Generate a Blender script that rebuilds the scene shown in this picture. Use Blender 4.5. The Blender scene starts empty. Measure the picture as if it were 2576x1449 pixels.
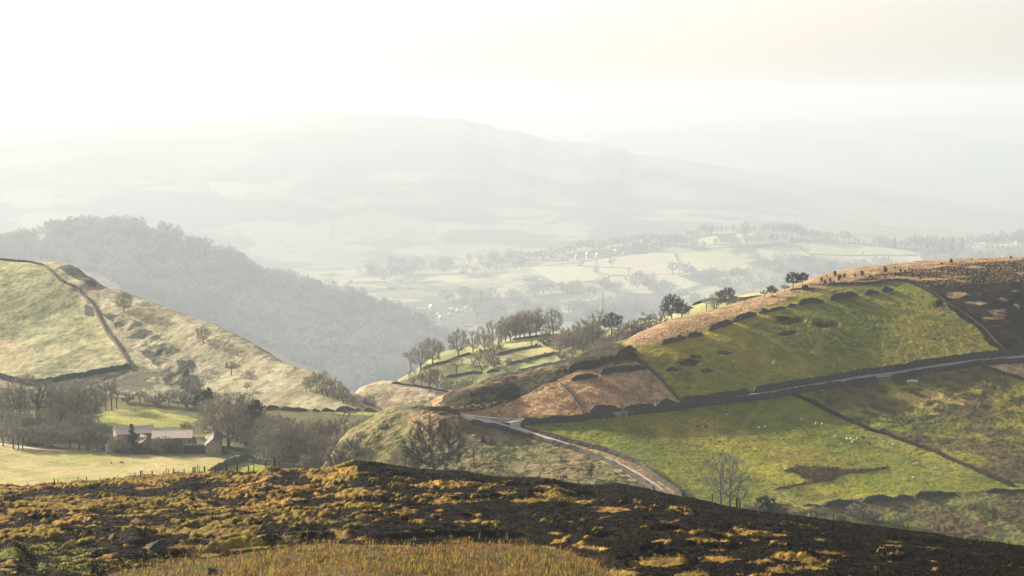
import bpy, math, random
import numpy as np
from mathutils import Vector, Matrix

random.seed(7)
R = np.random.default_rng(11)
C = bpy.context.scene.collection
# ------------------------------------------------------------------ camera model
# Places are surveyed on a 2576 x 1449 grid of sight lines; every line is followed
# to a set distance and the thing is built there; far ones enlarged to suit.
W_, H_, FOC, HOR = 2576.0, 1449.0, 4807.0, 290.0
PITCH = math.atan((H_ / 2 - HOR) / FOC)
CP, SP = math.cos(PITCH), math.sin(PITCH)
S = 1.45                                  # metres per survey depth unit
SUN_AZ, SUN_EL = math.radians(-54), math.radians(21)

def st(u, v):
    up = (H_ / 2 - np.asarray(v, float)) / FOC
    rt = (np.asarray(u, float) - W_ / 2) / FOC
    k = CP + up * SP
    return rt / k, (-SP + up * CP) / k

def uv(x, y, z):
    f = y * CP - z * SP
    w = y * SP + z * CP
    return W_ / 2 + FOC * x / f, H_ / 2 - FOC * w / f

# ------------------------------------------------------------------ noise
def _h(ix, iy, seed):
    n = (ix.astype(np.int64) * 374761393 + iy.astype(np.int64) * 668265263 + seed * 974634777) & 0xffffffff
    n = ((n ^ (n >> 13)) * 1274126177) & 0xffffffff
    n = (n ^ (n >> 16)) & 0xffffffff
    return n / 4294967295.0

def vn(x, y, seed=0):
    ix, iy = np.floor(x), np.floor(y)
    fx, fy = x - ix, y - iy
    fx = fx * fx * fx * (fx * (fx * 6 - 15) + 10); fy = fy * fy * fy * (fy * (fy * 6 - 15) + 10)
    a = _h(ix, iy, seed); b = _h(ix + 1, iy, seed); c = _h(ix, iy + 1, seed); d = _h(ix + 1, iy + 1, seed)
    return (a + (b - a) * fx) * (1 - fy) + (c + (d - c) * fx) * fy

def fbm(x, y, wl, oc=4, seed=0, gain=.5):
    """0..1 noise, first wavelength wl metres"""
    s = np.zeros_like(x); a = 1.0; t = 0
    for k in range(oc):
        ang = .6 + 1.1 * k
        xr, yr = x * math.cos(ang) - y * math.sin(ang), x * math.sin(ang) + y * math.cos(ang)
        s += a * vn(xr / wl, yr / wl, seed + 17 * k); t += a; a *= gain; wl *= .47
    return s / t

def cells(x, y, wl, seed=0):
    """random value and edge distance of jittered cells (a patchwork of fields)"""
    x, y = x / wl, y / wl
    ix, iy = np.floor(x), np.floor(y)
    d1 = np.full_like(x, 9.); d2 = np.full_like(x, 9.); val = np.zeros_like(x)
    for dx in (-1, 0, 1):
        for dy in (-1, 0, 1):
            cx, cy = ix + dx, iy + dy
            px = cx + .15 + .7 * _h(cx, cy, seed); py = cy + .15 + .7 * _h(cx, cy, seed + 5)
            d = np.maximum(abs(px - x), abs(py - y)) * .7 + .3 * np.hypot(px - x, py - y)
            v = _h(cx, cy, seed + 9)
            m = d < d1
            d2 = np.where(m, d1, np.minimum(d2, d)); val = np.where(m, v, val); d1 = np.where(m, d, d1)
    return val, (d2 - d1) * wl

def pillows(x, y, wl, seed=0):
    """rounded cushions, 1 on top and 0 in the gaps between them"""
    x, y = x / wl, y / wl
    ix, iy = np.floor(x), np.floor(y); d1 = np.full_like(x, 9.)
    for dx in (-1, 0, 1):
        for dy in (-1, 0, 1):
            cx, cy = ix + dx, iy + dy
            px = cx + .1 + .8 * _h(cx, cy, seed); py = cy + .1 + .8 * _h(cx, cy, seed + 5)
            r = .55 + .6 * _h(cx, cy, seed + 11)
            d1 = np.minimum(d1, np.hypot(px - x, py - y) / r)
    return np.sqrt(np.clip(1 - d1 * d1, 0, 1))

def sm(a, b, x):
    t = np.clip((x - a) / (b - a), 0, 1)
    return t * t * (3 - 2 * t)

def inpoly(u, v, poly):
    r = np.zeros(u.shape, bool)
    n = len(poly)
    for i in range(n):
        x1, y1 = poly[i]; x2, y2 = poly[(i + 1) % n]
        if y1 == y2: continue
        c = ((y1 > v) != (y2 > v)) & (u < (x2 - x1) * (v - y1) / (y2 - y1) + x1)
        r ^= c
    return r

def soft(u, v, poly, r=10.):
    w = np.zeros(u.shape)
    for du, dv in ((0, 0), (1, 0), (-1, 0), (0, .5), (0, -.5)):
        w += inpoly(u + du * r, v + dv * r, poly)
    return w / 5

def ell(u, v, cu, cv, ru, rv):
    return np.hypot((u - cu) / ru, (v - cv) / rv)

# sheets of the survey: P(name, points) -> grid points
_SH = {'c1': (0, 509.8, .25), 'c2': (644, 509.8, .25), 'c3': (1288, 509.8, .25), 'c4': (1932, 509.8, .25),
       'c5': (0, 872, .25), 'c6': (644, 872, .25), 'c7': (1288, 872, .25), 'c8': (1932, 872, .25),
       'v': (872, 623.9, .1823), 'r': (1308, 550, .1851), 'e': (1744, 523, .16667), 'f': (2146, 550, .16667),
       'm': (1006, 751, .16667), 'w': (603.7, 925.7, .1851), 'k': (0, 925.7, .1481), 'q': (1717.2, 1140.3, .3333),
       'b': (1677, 1106.8, .1574), 'a': (0, 1140.3, .3333), 'd': (853, 1140.3, .3333), 'g': (402.5, 1153.8, .1822), 'h': (201.2, 1046.4, .1822)}
def P(s, pts):
    x0, y0, k = _SH[s]
    return [(x0 + p[0] * k, y0 + p[1] * k) + tuple(p[2:]) for p in pts]
def P1(s, x, y):
    return P(s, [(x, y)])[0]

# ------------------------------------------------------------------ materials
def mat(name):
    m = bpy.data.materials.new(name); m.use_nodes = True
    nt = m.node_tree; b = nt.nodes['Principled BSDF']
    return m, nt, b

def simple(name, col, rough=.8, spec=.2, var=.25, scale=3., bump=0., metal=0.):
    m, nt, b = mat(name)
    tc = nt.nodes.new('ShaderNodeTexCoord'); n = nt.nodes.new('ShaderNodeTexNoise')
    n.inputs['Scale'].default_value = scale; n.inputs['Detail'].default_value = 4
    nt.links.new(tc.outputs['Object'], n.inputs['Vector'])
    r = nt.nodes.new('ShaderNodeValToRGB')
    lo = [c * (1 - var) for c in col]; hi = [min(1, c * (1 + var)) for c in col]
    r.color_ramp.elements[0].position = .3; r.color_ramp.elements[1].position = .7
    r.color_ramp.elements[0].color = (*lo, 1); r.color_ramp.elements[1].color = (*hi, 1)
    nt.links.new(n.outputs['Fac'], r.inputs['Fac']); nt.links.new(r.outputs['Color'], b.inputs['Base Color'])
    b.inputs['Roughness'].default_value = rough; b.inputs['Specular IOR Level'].default_value = spec
    b.inputs['Metallic'].default_value = metal
    if bump:
        bp = nt.nodes.new('ShaderNodeBump'); bp.inputs['Strength'].default_value = bump; bp.inputs['Distance'].default_value = .1
        nt.links.new(n.outputs['Fac'], bp.inputs['Height']); nt.links.new(bp.outputs['Normal'], b.inputs['Normal'])
    return m

def ground_mat(name, wl=2., bump=.5, dist=.3, amt=.35):
    """vegetation colour surveyed per spot (attribute) broken up by procedural noise"""
    m, nt, b = mat(name)
    at = nt.nodes.new('ShaderNodeAttribute'); at.attribute_name = 'cover'
    tc = nt.nodes.new('ShaderNodeTexCoord')
    n = nt.nodes.new('ShaderNodeTexNoise'); n.inputs['Scale'].default_value = 1 / wl; n.inputs['Detail'].default_value = 6; n.inputs['Roughness'].default_value = .65
    nt.links.new(tc.outputs['Object'], n.inputs['Vector'])
    mr = nt.nodes.new('ShaderNodeMapRange'); mr.inputs['From Min'].default_value = .3; mr.inputs['From Max'].default_value = .7
    mr.inputs['To Min'].default_value = 1 - amt; mr.inputs['To Max'].default_value = 1 + amt
    nt.links.new(n.outputs['Fac'], mr.inputs['Value'])
    mx = nt.nodes.new('ShaderNodeVectorMath'); mx.operation = 'SCALE'
    nt.links.new(at.outputs['Color'], mx.inputs[0]); nt.links.new(mr.outputs['Result'], mx.inputs['Scale'])
    nt.links.new(mx.outputs['Vector'], b.inputs['Base Color'])
    b.inputs['Roughness'].default_value = 1; b.inputs['Specular IOR Level'].default_value = .05
    bp = nt.nodes.new('ShaderNodeBump'); bp.inputs['Strength'].default_value = bump; bp.inputs['Distance'].default_value = dist
    nt.links.new(n.outputs['Fac'], bp.inputs['Height']); nt.links.new(bp.outputs['Normal'], b.inputs['Normal'])
    return m

def blade_mat(name, trans=.45):
    """thin leaves: part of the light passes through"""
    m, nt, b = mat(name)
    at = nt.nodes.new('ShaderNodeAttribute'); at.attribute_name = 'cover'
    n = nt.nodes.new('ShaderNodeTexNoise'); n.inputs['Scale'].default_value = .8
    mr = nt.nodes.new('ShaderNodeMapRange'); mr.inputs['To Min'].default_value = .7; mr.inputs['To Max'].default_value = 1.3
    nt.links.new(n.outputs['Fac'], mr.inputs['Value'])
    mx = nt.nodes.new('ShaderNodeVectorMath'); mx.operation = 'SCALE'
    nt.links.new(at.outputs['Color'], mx.inputs[0]); nt.links.new(mr.outputs['Result'], mx.inputs['Scale'])
    d = nt.nodes.new('ShaderNodeBsdfDiffuse'); t = nt.nodes.new('ShaderNodeBsdfTranslucent'); ms = nt.nodes.new('ShaderNodeMixShader')
    ms.inputs[0].default_value = trans
    for q in (d, t): nt.links.new(mx.outputs['Vector'], q.inputs['Color'])
    nt.links.new(d.outputs[0], ms.inputs[1]); nt.links.new(t.outputs[0], ms.inputs[2])
    nt.links.new(ms.outputs[0], nt.nodes['Material Output'].inputs['Surface'])
    nt.nodes.remove(b)
    return m

# ------------------------------------------------------------------ meshes
def mesh_np(name, verts, faces, mats=(), smooth=False, cover=None, midx=None):
    """faces: int array (n,3) or (n,4), or a list of such arrays"""
    me = bpy.data.meshes.new(name)
    fl = faces if isinstance(faces, list) else [faces]
    fl = [np.asarray(f, np.int32) for f in fl if len(f)]
    verts = np.asarray(verts, np.float32)
    me.vertices.add(len(verts)); me.vertices.foreach_set('co', verts.ravel())
    loops = np.concatenate([f.ravel() for f in fl]); tot = np.concatenate([np.full(len(f), f.shape[1], np.int32) for f in fl])
    start = np.concatenate([[0], np.cumsum(tot)[:-1]]).astype(np.int32)
    me.loops.add(len(loops)); me.loops.foreach_set('vertex_index', loops)
    me.polygons.add(len(tot)); me.polygons.foreach_set('loop_start', start)
    me.polygons.foreach_set('use_smooth', np.full(len(tot), smooth, bool))
    for m in mats: me.materials.append(m)
    if midx is not None: me.polygons.foreach_set('material_index', np.asarray(midx, np.int32))
    if cover is not None:
        a = me.attributes.new('cover', 'FLOAT_COLOR', 'POINT')
        col = np.ones((len(verts), 4), np.float32); col[:, :3] = cover
        a.data.foreach_set('color', col.ravel())
    me.update(calc_edges=True)
    return me

def link(name, me, parent=None, loc=None):
    o = bpy.data.objects.new(name, me); C.objects.link(o)
    if parent: o.parent = parent
    if loc is not None: o.location = loc
    return o

def tag(o, label=None, cat=None, group=None, kind=None):
    if label: o['label'] = label
    if cat: o['category'] = cat
    if group: o['group'] = group
    if kind: o['kind'] = kind
    return o

class MB:
    """collects simple shapes into one mesh"""
    def __init__(s): s.v = []; s.f = []; s.m = []
    def add(s, vs, fs, mi=0):
        b = len(s.v); s.v += [tuple(p) for p in vs]; s.f += [tuple(i + b for i in f) for f in fs]; s.m += [mi] * len(fs)
    def box(s, x0, x1, y0, y1, z0, z1, mi=0):
        s.add([(x0, y0, z0), (x1, y0, z0), (x1, y1, z0), (x0, y1, z0), (x0, y0, z1), (x1, y0, z1), (x1, y1, z1), (x0, y1, z1)],
              [(3, 2, 1, 0), (4, 5, 6, 7), (0, 1, 5, 4), (1, 2, 6, 5), (2, 3, 7, 6), (3, 0, 4, 7)], mi)
    def prism(s, prof, y0, y1, mi=0):
        """profile in (x,z), extruded along y"""
        n = len(prof)
        s.add([(x, y0, z) for x, z in prof] + [(x, y1, z) for x, z in prof],
              [tuple(range(n)), tuple(range(2 * n - 1, n - 1, -1))] + [(i, i + n, (i + 1) % n + n, (i + 1) % n) for i in range(n)], mi)
    def tube(s, a, b, ra, rb, n=6, mi=0):
        a, b = Vector(a), Vector(b); d = (b - a).normalized()
        x = d.orthogonal().normalized(); y = d.cross(x)
        vs = [p + (x * math.cos(2 * math.pi * i / n) + y * math.sin(2 * math.pi * i / n)) * r for p, r in ((a, ra), (b, rb)) for i in range(n)]
        s.add(vs, [(i, (i + 1) % n, (i + 1) % n + n, i + n) for i in range(n)] + [tuple(range(n - 1, -1, -1)), tuple(range(n, 2 * n))], mi)
    def build(s, name, mats, parent=None, smooth=False):
        me = bpy.data.meshes.new(name); me.from_pydata(s.v, [], s.f)
        for m in (mats if isinstance(mats, (list, tuple)) else [mats]): me.materials.append(m)
        me.polygons.foreach_set('material_index', np.array(s.m, np.int32))
        me.polygons.foreach_set('use_smooth', np.full(len(s.f), smooth, bool))
        me.update(); return link(name, me, parent)

# ------------------------------------------------------------------ terrain patches
def pchip(xk, yk, x):
    """column-wise monotone cubic; xk,yk (K,N) ; x (M,N)"""
    h = np.diff(xk, axis=0); d = np.diff(yk, axis=0) / h
    m = np.zeros_like(yk)
    w1 = 2 * h[1:] + h[:-1]; w2 = h[1:] + 2 * h[:-1]
    same = d[1:] * d[:-1] > 0
    with np.errstate(divide='ignore', invalid='ignore'):
        hm = (w1 + w2) / (w1 / d[:-1] + w2 / d[1:])
    m[1:-1] = np.where(same, hm, 0); m[0] = d[0]; m[-1] = d[-1]
    out = np.zeros_like(x)
    K = xk.shape[0]
    for k in range(K - 1):
        msk = (x >= xk[k]) & ((x <= xk[k + 1]) if k == K - 2 else (x < xk[k + 1]))
        t = (x - xk[k]) / h[k]
        val = (yk[k] * (1 + 2 * t) * (1 - t) ** 2 + m[k] * h[k] * t * (1 - t) ** 2
               + yk[k + 1] * t * t * (3 - 2 * t) - m[k + 1] * h[k] * t * t * (1 - t))
        out = np.where(msk, val, out)
    return out

def lin(pts, u):
    pts = sorted(pts); xs = np.array([p[0] for p in pts], float); ys = np.array([p[1] for p in pts], float)
    # smoothed piecewise line
    return (np.interp(u, xs, ys) * 2 + np.interp(u - 6, xs, ys) + np.interp(u + 6, xs, ys)) / 4

class Patch:
    def __init__(s, name, u0, u1, ncol, lines, rows, disp=None, cover=None, material=None, label=None, cat=None, ys=1.0):
        s.s = np.linspace(st(u0, 900)[0], st(u1, 900)[0], ncol)
        Y, Z = [], []
        for L in lines:
            kind = L[0]
            if kind == 'd':
                y = Y[-1] + L[1]; z = Z[-1] + L[1] * L[2]
            else:
                u = W_ / 2 + FOC * s.s * CP
                for _ in range(3):
                    v = lin(L[1], u); u = W_ / 2 + FOC * s.s * (CP + (H_ / 2 - v) / FOC * SP)
                t = st(u, v)[1]
                if kind == 'Y':
                    y = np.interp(u, *zip(*L[2])) if isinstance(L[2], list) else np.full(ncol, float(L[2]))
                else:
                    g = np.interp(u, *zip(*L[2])) if isinstance(L[2], list) else L[2]
                    y = (Z[-1] - g * Y[-1]) / (t - g)
                    y = np.maximum(y, Y[-1] + 1)
                z = t * y
            Y.append(y); Z.append(z)
        Y, Z = np.array(Y) * S * ys, np.array(Z) * S * ys
        yy = []
        for k in range(len(lines) - 1):
            f = np.linspace(0, 1, rows[k], endpoint=False)[:, None]
            yy.append(Y[k] * (1 - f) + Y[k + 1] * f)
        yy.append(Y[-1:]); yy = np.concatenate(yy)
        s.Y = yy; s.Z = pchip(Y, Z, yy); s.X = s.s * yy
        u, v = uv(s.X, s.Y, s.Z)
        if disp: s.Z = s.Z + disp(u, v, s.X, s.Y)
        s.U, s.V = uv(s.X, s.Y, s.Z)
        nr, nc = yy.shape
        idx = np.arange(nr * nc).reshape(nr, nc)
        q = np.stack([idx[:-1, :-1], idx[:-1, 1:], idx[1:, 1:], idx[1:, :-1]], -1).reshape(-1, 4)
        col = cover(s.U, s.V, s.X, s.Y).reshape(-1, 3) if cover else None
        me = mesh_np(name, np.stack([s.X, s.Y, s.Z], -1).reshape(-1, 3), q, [material], True, col)
        s.o = link(name, me); tag(s.o, label, cat, kind='structure')
    def _col(s, q):
        i = np.clip((q - s.s[0]) / (s.s[1] - s.s[0]), 0, len(s.s) - 1.001); k = int(i); f = i - k
        return s.Y[:, k] * (1 - f) + s.Y[:, k + 1] * f, s.Z[:, k] * (1 - f) + s.Z[:, k + 1] * f
    def hit(s, u, v):
        q, t = st(u, v); y, z = s._col(float(q)); p = z / y
        w = np.nonzero(p >= t)[0]
        i = int(w[0]) if len(w) else int(np.argmax(p))
        if len(w) and i > 0:
            f = (t - p[i - 1]) / (p[i] - p[i - 1]); yy = y[i - 1] + f * (y[i] - y[i - 1])
        else: yy = y[i]
        return Vector((q * yy, yy, float(np.interp(yy, y, z))))
    def brow(s, u, v, front=1.2):
        q = st(u, v)[0]; y, z = s._col(float(q)); i = int(np.argmax(z / y)); yy = y[i] - front
        return Vector((q * yy, yy, float(np.interp(yy, y, z))))
    def z(s, x, y):
        yy, zz = s._col(x / y); return float(np.interp(y, yy, zz))

def lerp(a, b, w):
    w = np.asarray(w)[..., None]
    return a * (1 - w) + np.asarray(b, float) * w
def fill(like, c):
    return np.ones(like.shape + (3,)) * np.array(c, float)
HAZE_D, HAZE_G = .00012, .17
SKY_AIR, SKY_DUST, SKY_OZ, SKY_SAT, SKY_STR = .7, 4., 1., .8, .122
SKY_TINT = (1.09, .94, .87)
SUN_STR, EXPOSURE = 5., 1.3
HAZE_C = (.56,.645,.685)
FAR = 2.3  # stretches far depths and sizes so the haze lies thicker
# ================================================================== THE GROUND
GOLD_E = [(1120,1220,75,13),(1236,1217,32,6),(936,1240,90,14),(953,1274,90,14),(1026,1290,50,13),(1186,1260,110,10),(1326,1260,70,12),
 (1420,1253,45,8),(1533,1283,60,8),(1163,1327,28,9),(1013,1337,25,6),(1386,1338,35,7),(920,1320,50,7),(903,1357,25,6),(1153,1363,60,6),
 (1503,1377,50,5),(1670,1357,50,6),(1653,1417,90,16),(1794,1357,60,8),(1807,1380,45,8),(1950,1343,40,6),(1897,1360,18,6),(1794,1410,80,12),
 (1990,1400,70,14),(2084,1397,60,9),(2057,1360,16,6),(2247,1370,38,8),(2344,1380,25,3),(2007,1433,95,11),(1744,1443,60,8),(1877,1388,16,4),
 (1560,1440,70,12),(1620,1320,18,4),(1700,1308,22,3),(1760,1310,20,4),(2060,1344,10,3),(2350,1408,14,5),(2225,1414,12,4),(1090,1335,14,5)]
DARK_E = [(350,1240,60,10),(217,1327,115,16),(83,1297,80,10),(683,1233,45,11),(773,1263,42,14),(750,1342,125,22),(333,1387,58,13),(43,1423,48,13),
 (267,1290,60,8),(700,1215,25,7),(500,1250,50,6),(160,1262,60,6),(610,1290,55,6),(950,1195,70,7),(430,1350,60,7),(590,1390,70,6),(20,1250,60,5)]
MOSS = [(-60,1385),(60,1372),(130,1366),(200,1378),(270,1398),(330,1408),(400,1402),(470,1398),(520,1404),(440,1420),(360,1428),(300,1440),(250,1460),(-60,1460)]
STRAW = [(225,1510),(260,1440),(330,1428),(417,1407),(520,1401),(640,1386),(760,1373),(858,1369),(1000,1373),(1150,1369),(1320,1369),(1420,1386),(1490,1408),(1560,1460),(1590,1510)]

def moor_gold(u, v, x, y):
    n = fbm(x, y, 4.2, 4, 3, .66) * .60 + fbm(x, y, 1.25, 3, 33) * .40; n2 = fbm(x, y, 16, 3, 31)  # fine noise: heather specks, plus shaded tussock gaps put into the colour
    base = np.interp(u, [0, 500, 700, 1000, 1300, 1600, 2576], [.41, .45, .48, .41, .32, .23, .17])
    for e in GOLD_E: base = np.maximum(base, .545 - .36 * sm(.3, 1.3, ell(u + 60 * (fbm(x, y, 6, 3, 34) - .5), v + 16 * (fbm(x, y, 5, 3, 35) - .5), *e)))
    for e in DARK_E: base = np.minimum(base, .30 + .40 * sm(.55, 1.2, ell(u, v, *e)))
    cr = lin(MOOR_CREST, u)
    base = np.where(u > 900, np.minimum(base, .12 + .5 * sm(2, 14, v - cr)), base)
    return sm(.475, .535, n * .78 + n2 * .22 + (base - .5) * .62)

MOOR_CREST = [(-150,1241),(0,1238),(100,1238),(150,1236),(215,1230),(300,1227),(400,1218),(480,1214),(560,1213),(640,1209),(700,1208),(735,1203),(800,1203),
 (850,1195),(880,1184),(910,1179),(950,1181),(1000,1189),(1050,1196),(1100,1201),(1150,1201),(1200,1206),(1250,1211),(1300,1213),(1350,1216),(1400,1220),
 (1450,1232),(1500,1236),(1550,1232),(1600,1240),(1650,1250),(1700,1262),(1750,1269),(1800,1278),(1850,1290),(1900,1299),(2000,1312),(2100,1330),(2200,1344),
 (2300,1355),(2400,1366),(2500,1378),(2576,1389),(2720,1408)]

def moor_disp(u, v, x, y):
    g = moor_gold(u, v, x, y)
    ws = soft(u, v, STRAW, 16)
    big = (fbm(x, y, 30, 3, 71) - .5) * 2.0
    p1 = pillows(x, y, 1.15, 5); p2 = pillows(x + .4 * fbm(x, y, 1, 2, 42), y, .58, 41)
    vary = fbm(x, y, 5, 3, 44)
    hea = pillows(x, y, 2.6, 57) * .5 + pillows(x, y, 1.1, 58) * .35 + .25 * fbm(x, y, .6, 2, 59)
    h = (1 - g) * (.15 + .75 * hea * (.6 + .8 * vary)) + g * (.15 + (.70 * p1 + .44 * p2) * (.35 + 1.1 * vary) + .08 * fbm(x, y, .35, 2, 43))
    h = big + h * (1 - ws) + ws * .25 * fbm(x, y, 1.5, 3, 9)
    for (cu, cv, ru, rv, a) in ((35,1424,42,20,1.0),(337,1385,45,18,.8),(683,1228,42,14,.9)):
        h += a * np.exp(-2 * ell(u, v, cu, cv, ru, rv) ** 2)
    return h * .9

def moor_cover(u, v, x, y):
    g = moor_gold(u, v, x, y)
    n = fbm(x, y, .9, 3, 21)[..., None]
    hea = lerp(fill(u, (.0035, .003, .002)), (.012, .0085, .0045), sm(.4, .7, fbm(x, y, 3, 4, 77)))
    gold = lerp(fill(u, (.275, .168, .034)), (.185, .142, .028), sm(.4, .65, fbm(x, y, 11, 3, 88)))
    gold = lerp(gold, (.13, .08, .028), sm(.45, .7, fbm(x, y, 1.6, 3, 99)))
    c = hea * (1 - g[..., None]) + gold * g[..., None]
    ju, jv = u + 24 * (fbm(x, y, 4, 3, 101) - .5), v + 14 * (fbm(x, y, 4, 3, 102) - .5)
    mo = inpoly(ju, jv, MOSS) & (fbm(x, y, 2.2, 4, 103, .6) > .50)
    for e in ((40, 1424, 55, 22), (340, 1386, 62, 18), (150, 1445, 60, 10)): mo &= ell(ju, jv, *e) > 1
    c = np.where(mo[..., None], lerp(fill(u, (.115, .115, .016)), (.06, .065, .012), sm(.4, .6, fbm(x, y, 1.5, 3, 104))), c)
    stw = inpoly(ju, jv, STRAW)
    c = np.where(stw[..., None], lerp(fill(u, (.085, .054, .018)), (.055, .052, .013), sm(.52, .64, fbm(x, y, 4, 3, 105))), c)
    return c * (.75 + .5 * n)

M_moor = ground_mat('moor_cover', .5, .6, .15, .35)
moor = Patch('moor', -130, 2720, 1250,
    [('Y', [(-200, 1720), (2800, 1720)], 55), ('g', [(-200, 1500), (2800, 1500)], -.155),
     ('Y', MOOR_CREST, [(-150, 205), (500, 200), (910, 172), (1450, 172), (1800, 165), (2200, 152), (2720, 140)]),
     ('d', 10, -.26), ('d', 70, -.30)], [30, 680, 30, 20], moor_disp, moor_cover, M_moor)

# ---- the hill on the right: pasture, road, heather and bracken
KNOLL = [(700,1290),(700,1000),(1090,1000),(1100,1036),(1130,1036),(1200,1062),(1300,1085),(1400,1115),(1500,1150),(1600,1212),(1690,1280),(1400,1290)]
TAN1 = P('c7', [(-620,690),(-500,600),(0,540),(200,470),(480,365),(860,290),(1340,205),(1500,350),(1685,540),(1640,570),(1450,560),(1200,590),(1050,620),(780,655),(700,675),(200,700),(0,722),(-300,725)])
TAN1B = P('c7', [(860,285),(1000,200),(1230,150),(1350,205)])
HUMP = [(1090,1038),(1110,1010),(1130,970),(1180,946),(1284,913),(1400,887),(1466,866),(1545,856),(1600,890),(1612,902),(1560,900),(1510,926),(1450,934),(1405,957),(1365,970),(1335,985),(1300,1003),(1240,1028),(1180,1036),(1120,1042)]
STRIP = [(1565,868),(1600,826),(1678,788),(1788,759),(1878,732),(1932,715),(2017,683),(2092,660),(2182,644),(2307,633),(2482,620),(2740,605),(2740,700),(2340,722),(2320,722),(2282,710),(2245,709),(2182,715),(2107,717),(2057,730),(2007,742),(1970,760),(1932,772),(1843,799),(1785,819),(1663,859),(1613,872)]
DARKM = [(2140,706),(2200,692),(2284,681),(2360,673),(2430,664),(2576,651),(2740,644),(2740,880),(2576,884),(2515,888),(2482,853),(2437,812),(2380,766),(2330,730),(2320,722),(2282,708),(2245,702),(2190,706)]
DTAN = [(2300,701,120,5.5),(2420,693,55,5),(2343,684,50,2.5),(2477,672,34,4),(2425,737,66,7),(2563,725,26,7),(2521,787,27,8),(2463,763,30,5),(2569,779,13,16),(2410,708,30,4),(2395,744,30,6),(2560,690,30,2),(2500,800,30,5),(2540,752,20,4)]
ROUGH = [(2000,998),(2100,976),(2300,945),(2480,922),(2740,905),(2740,1262),(2560,1240),(2400,1165),(2230,1090),(2150,1065)]
PINKC = P('c8', [(2140,190),(2300,170),(2900,120),(2900,420),(2576,340),(2400,285)])
RUSH = P('c8', [(150,1235),(300,1195),(560,1200),(800,1230),(1000,1235),(1200,1210),(1225,1225),(1000,1265),(820,1275),(700,1300),(640,1345),(480,1372),(300,1402),(60,1449),(90,1420),(380,1360),(400,1330),(300,1290),(170,1258)])
SCRUB = [(1880,1330),(1925,1262),(1985,1268),(2020,1280),(2100,1262),(2170,1254),(2290,1248),(2400,1238),(2480,1236),(2740,1228),(2740,1460),(1880,1460)]
KNOB = [(2400,1362),(2440,1354),(2500,1360),(2580,1384),(2740,1405),(2740,1440),(2560,1400)]
VERGE = P('c7', [(90,790),(150,815),(400,900),(700,985),(1000,1075),(1300,1190),(1420,1290),(1700,1460),(1780,1560),(1700,1560),(1520,1449),(1400,1350),(1250,1250),(1100,1180),(950,1115),(600,990),(250,880),(100,830)])
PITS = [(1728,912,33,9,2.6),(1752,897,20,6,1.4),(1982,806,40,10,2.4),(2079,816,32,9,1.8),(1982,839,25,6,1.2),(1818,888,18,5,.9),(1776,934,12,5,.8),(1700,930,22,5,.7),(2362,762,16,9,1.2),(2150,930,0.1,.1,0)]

B_CREST = [(780,1233),(800,1222),(815,1202),(835,1172),(850,1142),(875,1110),(905,1092),(940,1072),(980,1050),(1010,1038),(1040,1031),(1070,1029),(1100,1024),(1140,1006),(1179,989),(1226,972),(1284,957),
 (1340,946),(1400,931),(1440,920),(1466,909),(1510,893),(1545,882),(1583,866),(1613,849),(1678,822),(1730,808),(1788,793),(1840,778),(1878,766),(1932,749),(1977,732),(2017,717),
 (2062,702),(2092,694),(2132,686),(2182,678),(2232,674),(2307,667),(2382,661),(2482,654),(2576,650),(2740,643)]
B_FOOT = [(780,1236),(1000,1232),(1200,1238),(1400,1250),(1550,1266),(1700,1290),(1850,1318),(2000,1340),(2200,1372),(2400,1396),(2576,1418),(2740,1440)]

def hill_disp(u, v, x, y):
    past = np.ones(u.shape)
    for pl in (HUMP, DARKM, ROUGH, RUSH, SCRUB, STRIP, TAN1, KNOLL): past = np.minimum(past, 1 - soft(u, v, pl, 13))
    h = (fbm(x, y, 55, 3, 200) - .5) * 1.7
    rough = (fbm(x, y, 3.6, 4, 201, .65) - .3)
    h += past * (.42 * rough + .16 * fbm(x, y, 1.2, 2, 202)) + (1 - past) * .8 * rough
    h += soft(u, v, HUMP, 8) * (2.4 * (fbm(x, y, 13, 5, 203, .62) - .4))
    h += soft(u, v, KNOLL, 12) * (sm(1290, 1200, u) * 2.2 * (fbm(x, y, 11, 5, 204, .6) - .5) + .5 * (fbm(x, y, 2.4, 3, 250) - .5))
    h += soft(u, v, RUSH, 4) * (.1 + .35 * fbm(x, y, 2.5, 3, 205))
    h += soft(u, v, SCRUB, 10) * (1.6 * (fbm(x, y, 9, 4, 206) - .4))
    h += soft(u, v, DARKM, 14) * (.45 * (fbm(x, y, 8, 4, 207) - .35))
    for cu, cv, ru, rv, d in PITS:
        if d: 
            e = ell(u, v, cu, cv + .35 * rv, ru, rv)
            h -= 1.7 * d * (1 - sm(.55, 1.05, e + .9 * (fbm(x, y, 9, 3, 208) - .5)))
            h += .35 * d * np.exp(-6 * (ell(u, v, cu + .3 * ru, cv + 1.25 * rv, ru * .8, rv * .35)) ** 2)
    h += 1.6 * np.exp(-2 * ell(u, v, 2450, 1368, 60, 8) ** 2)
    return h

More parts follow.
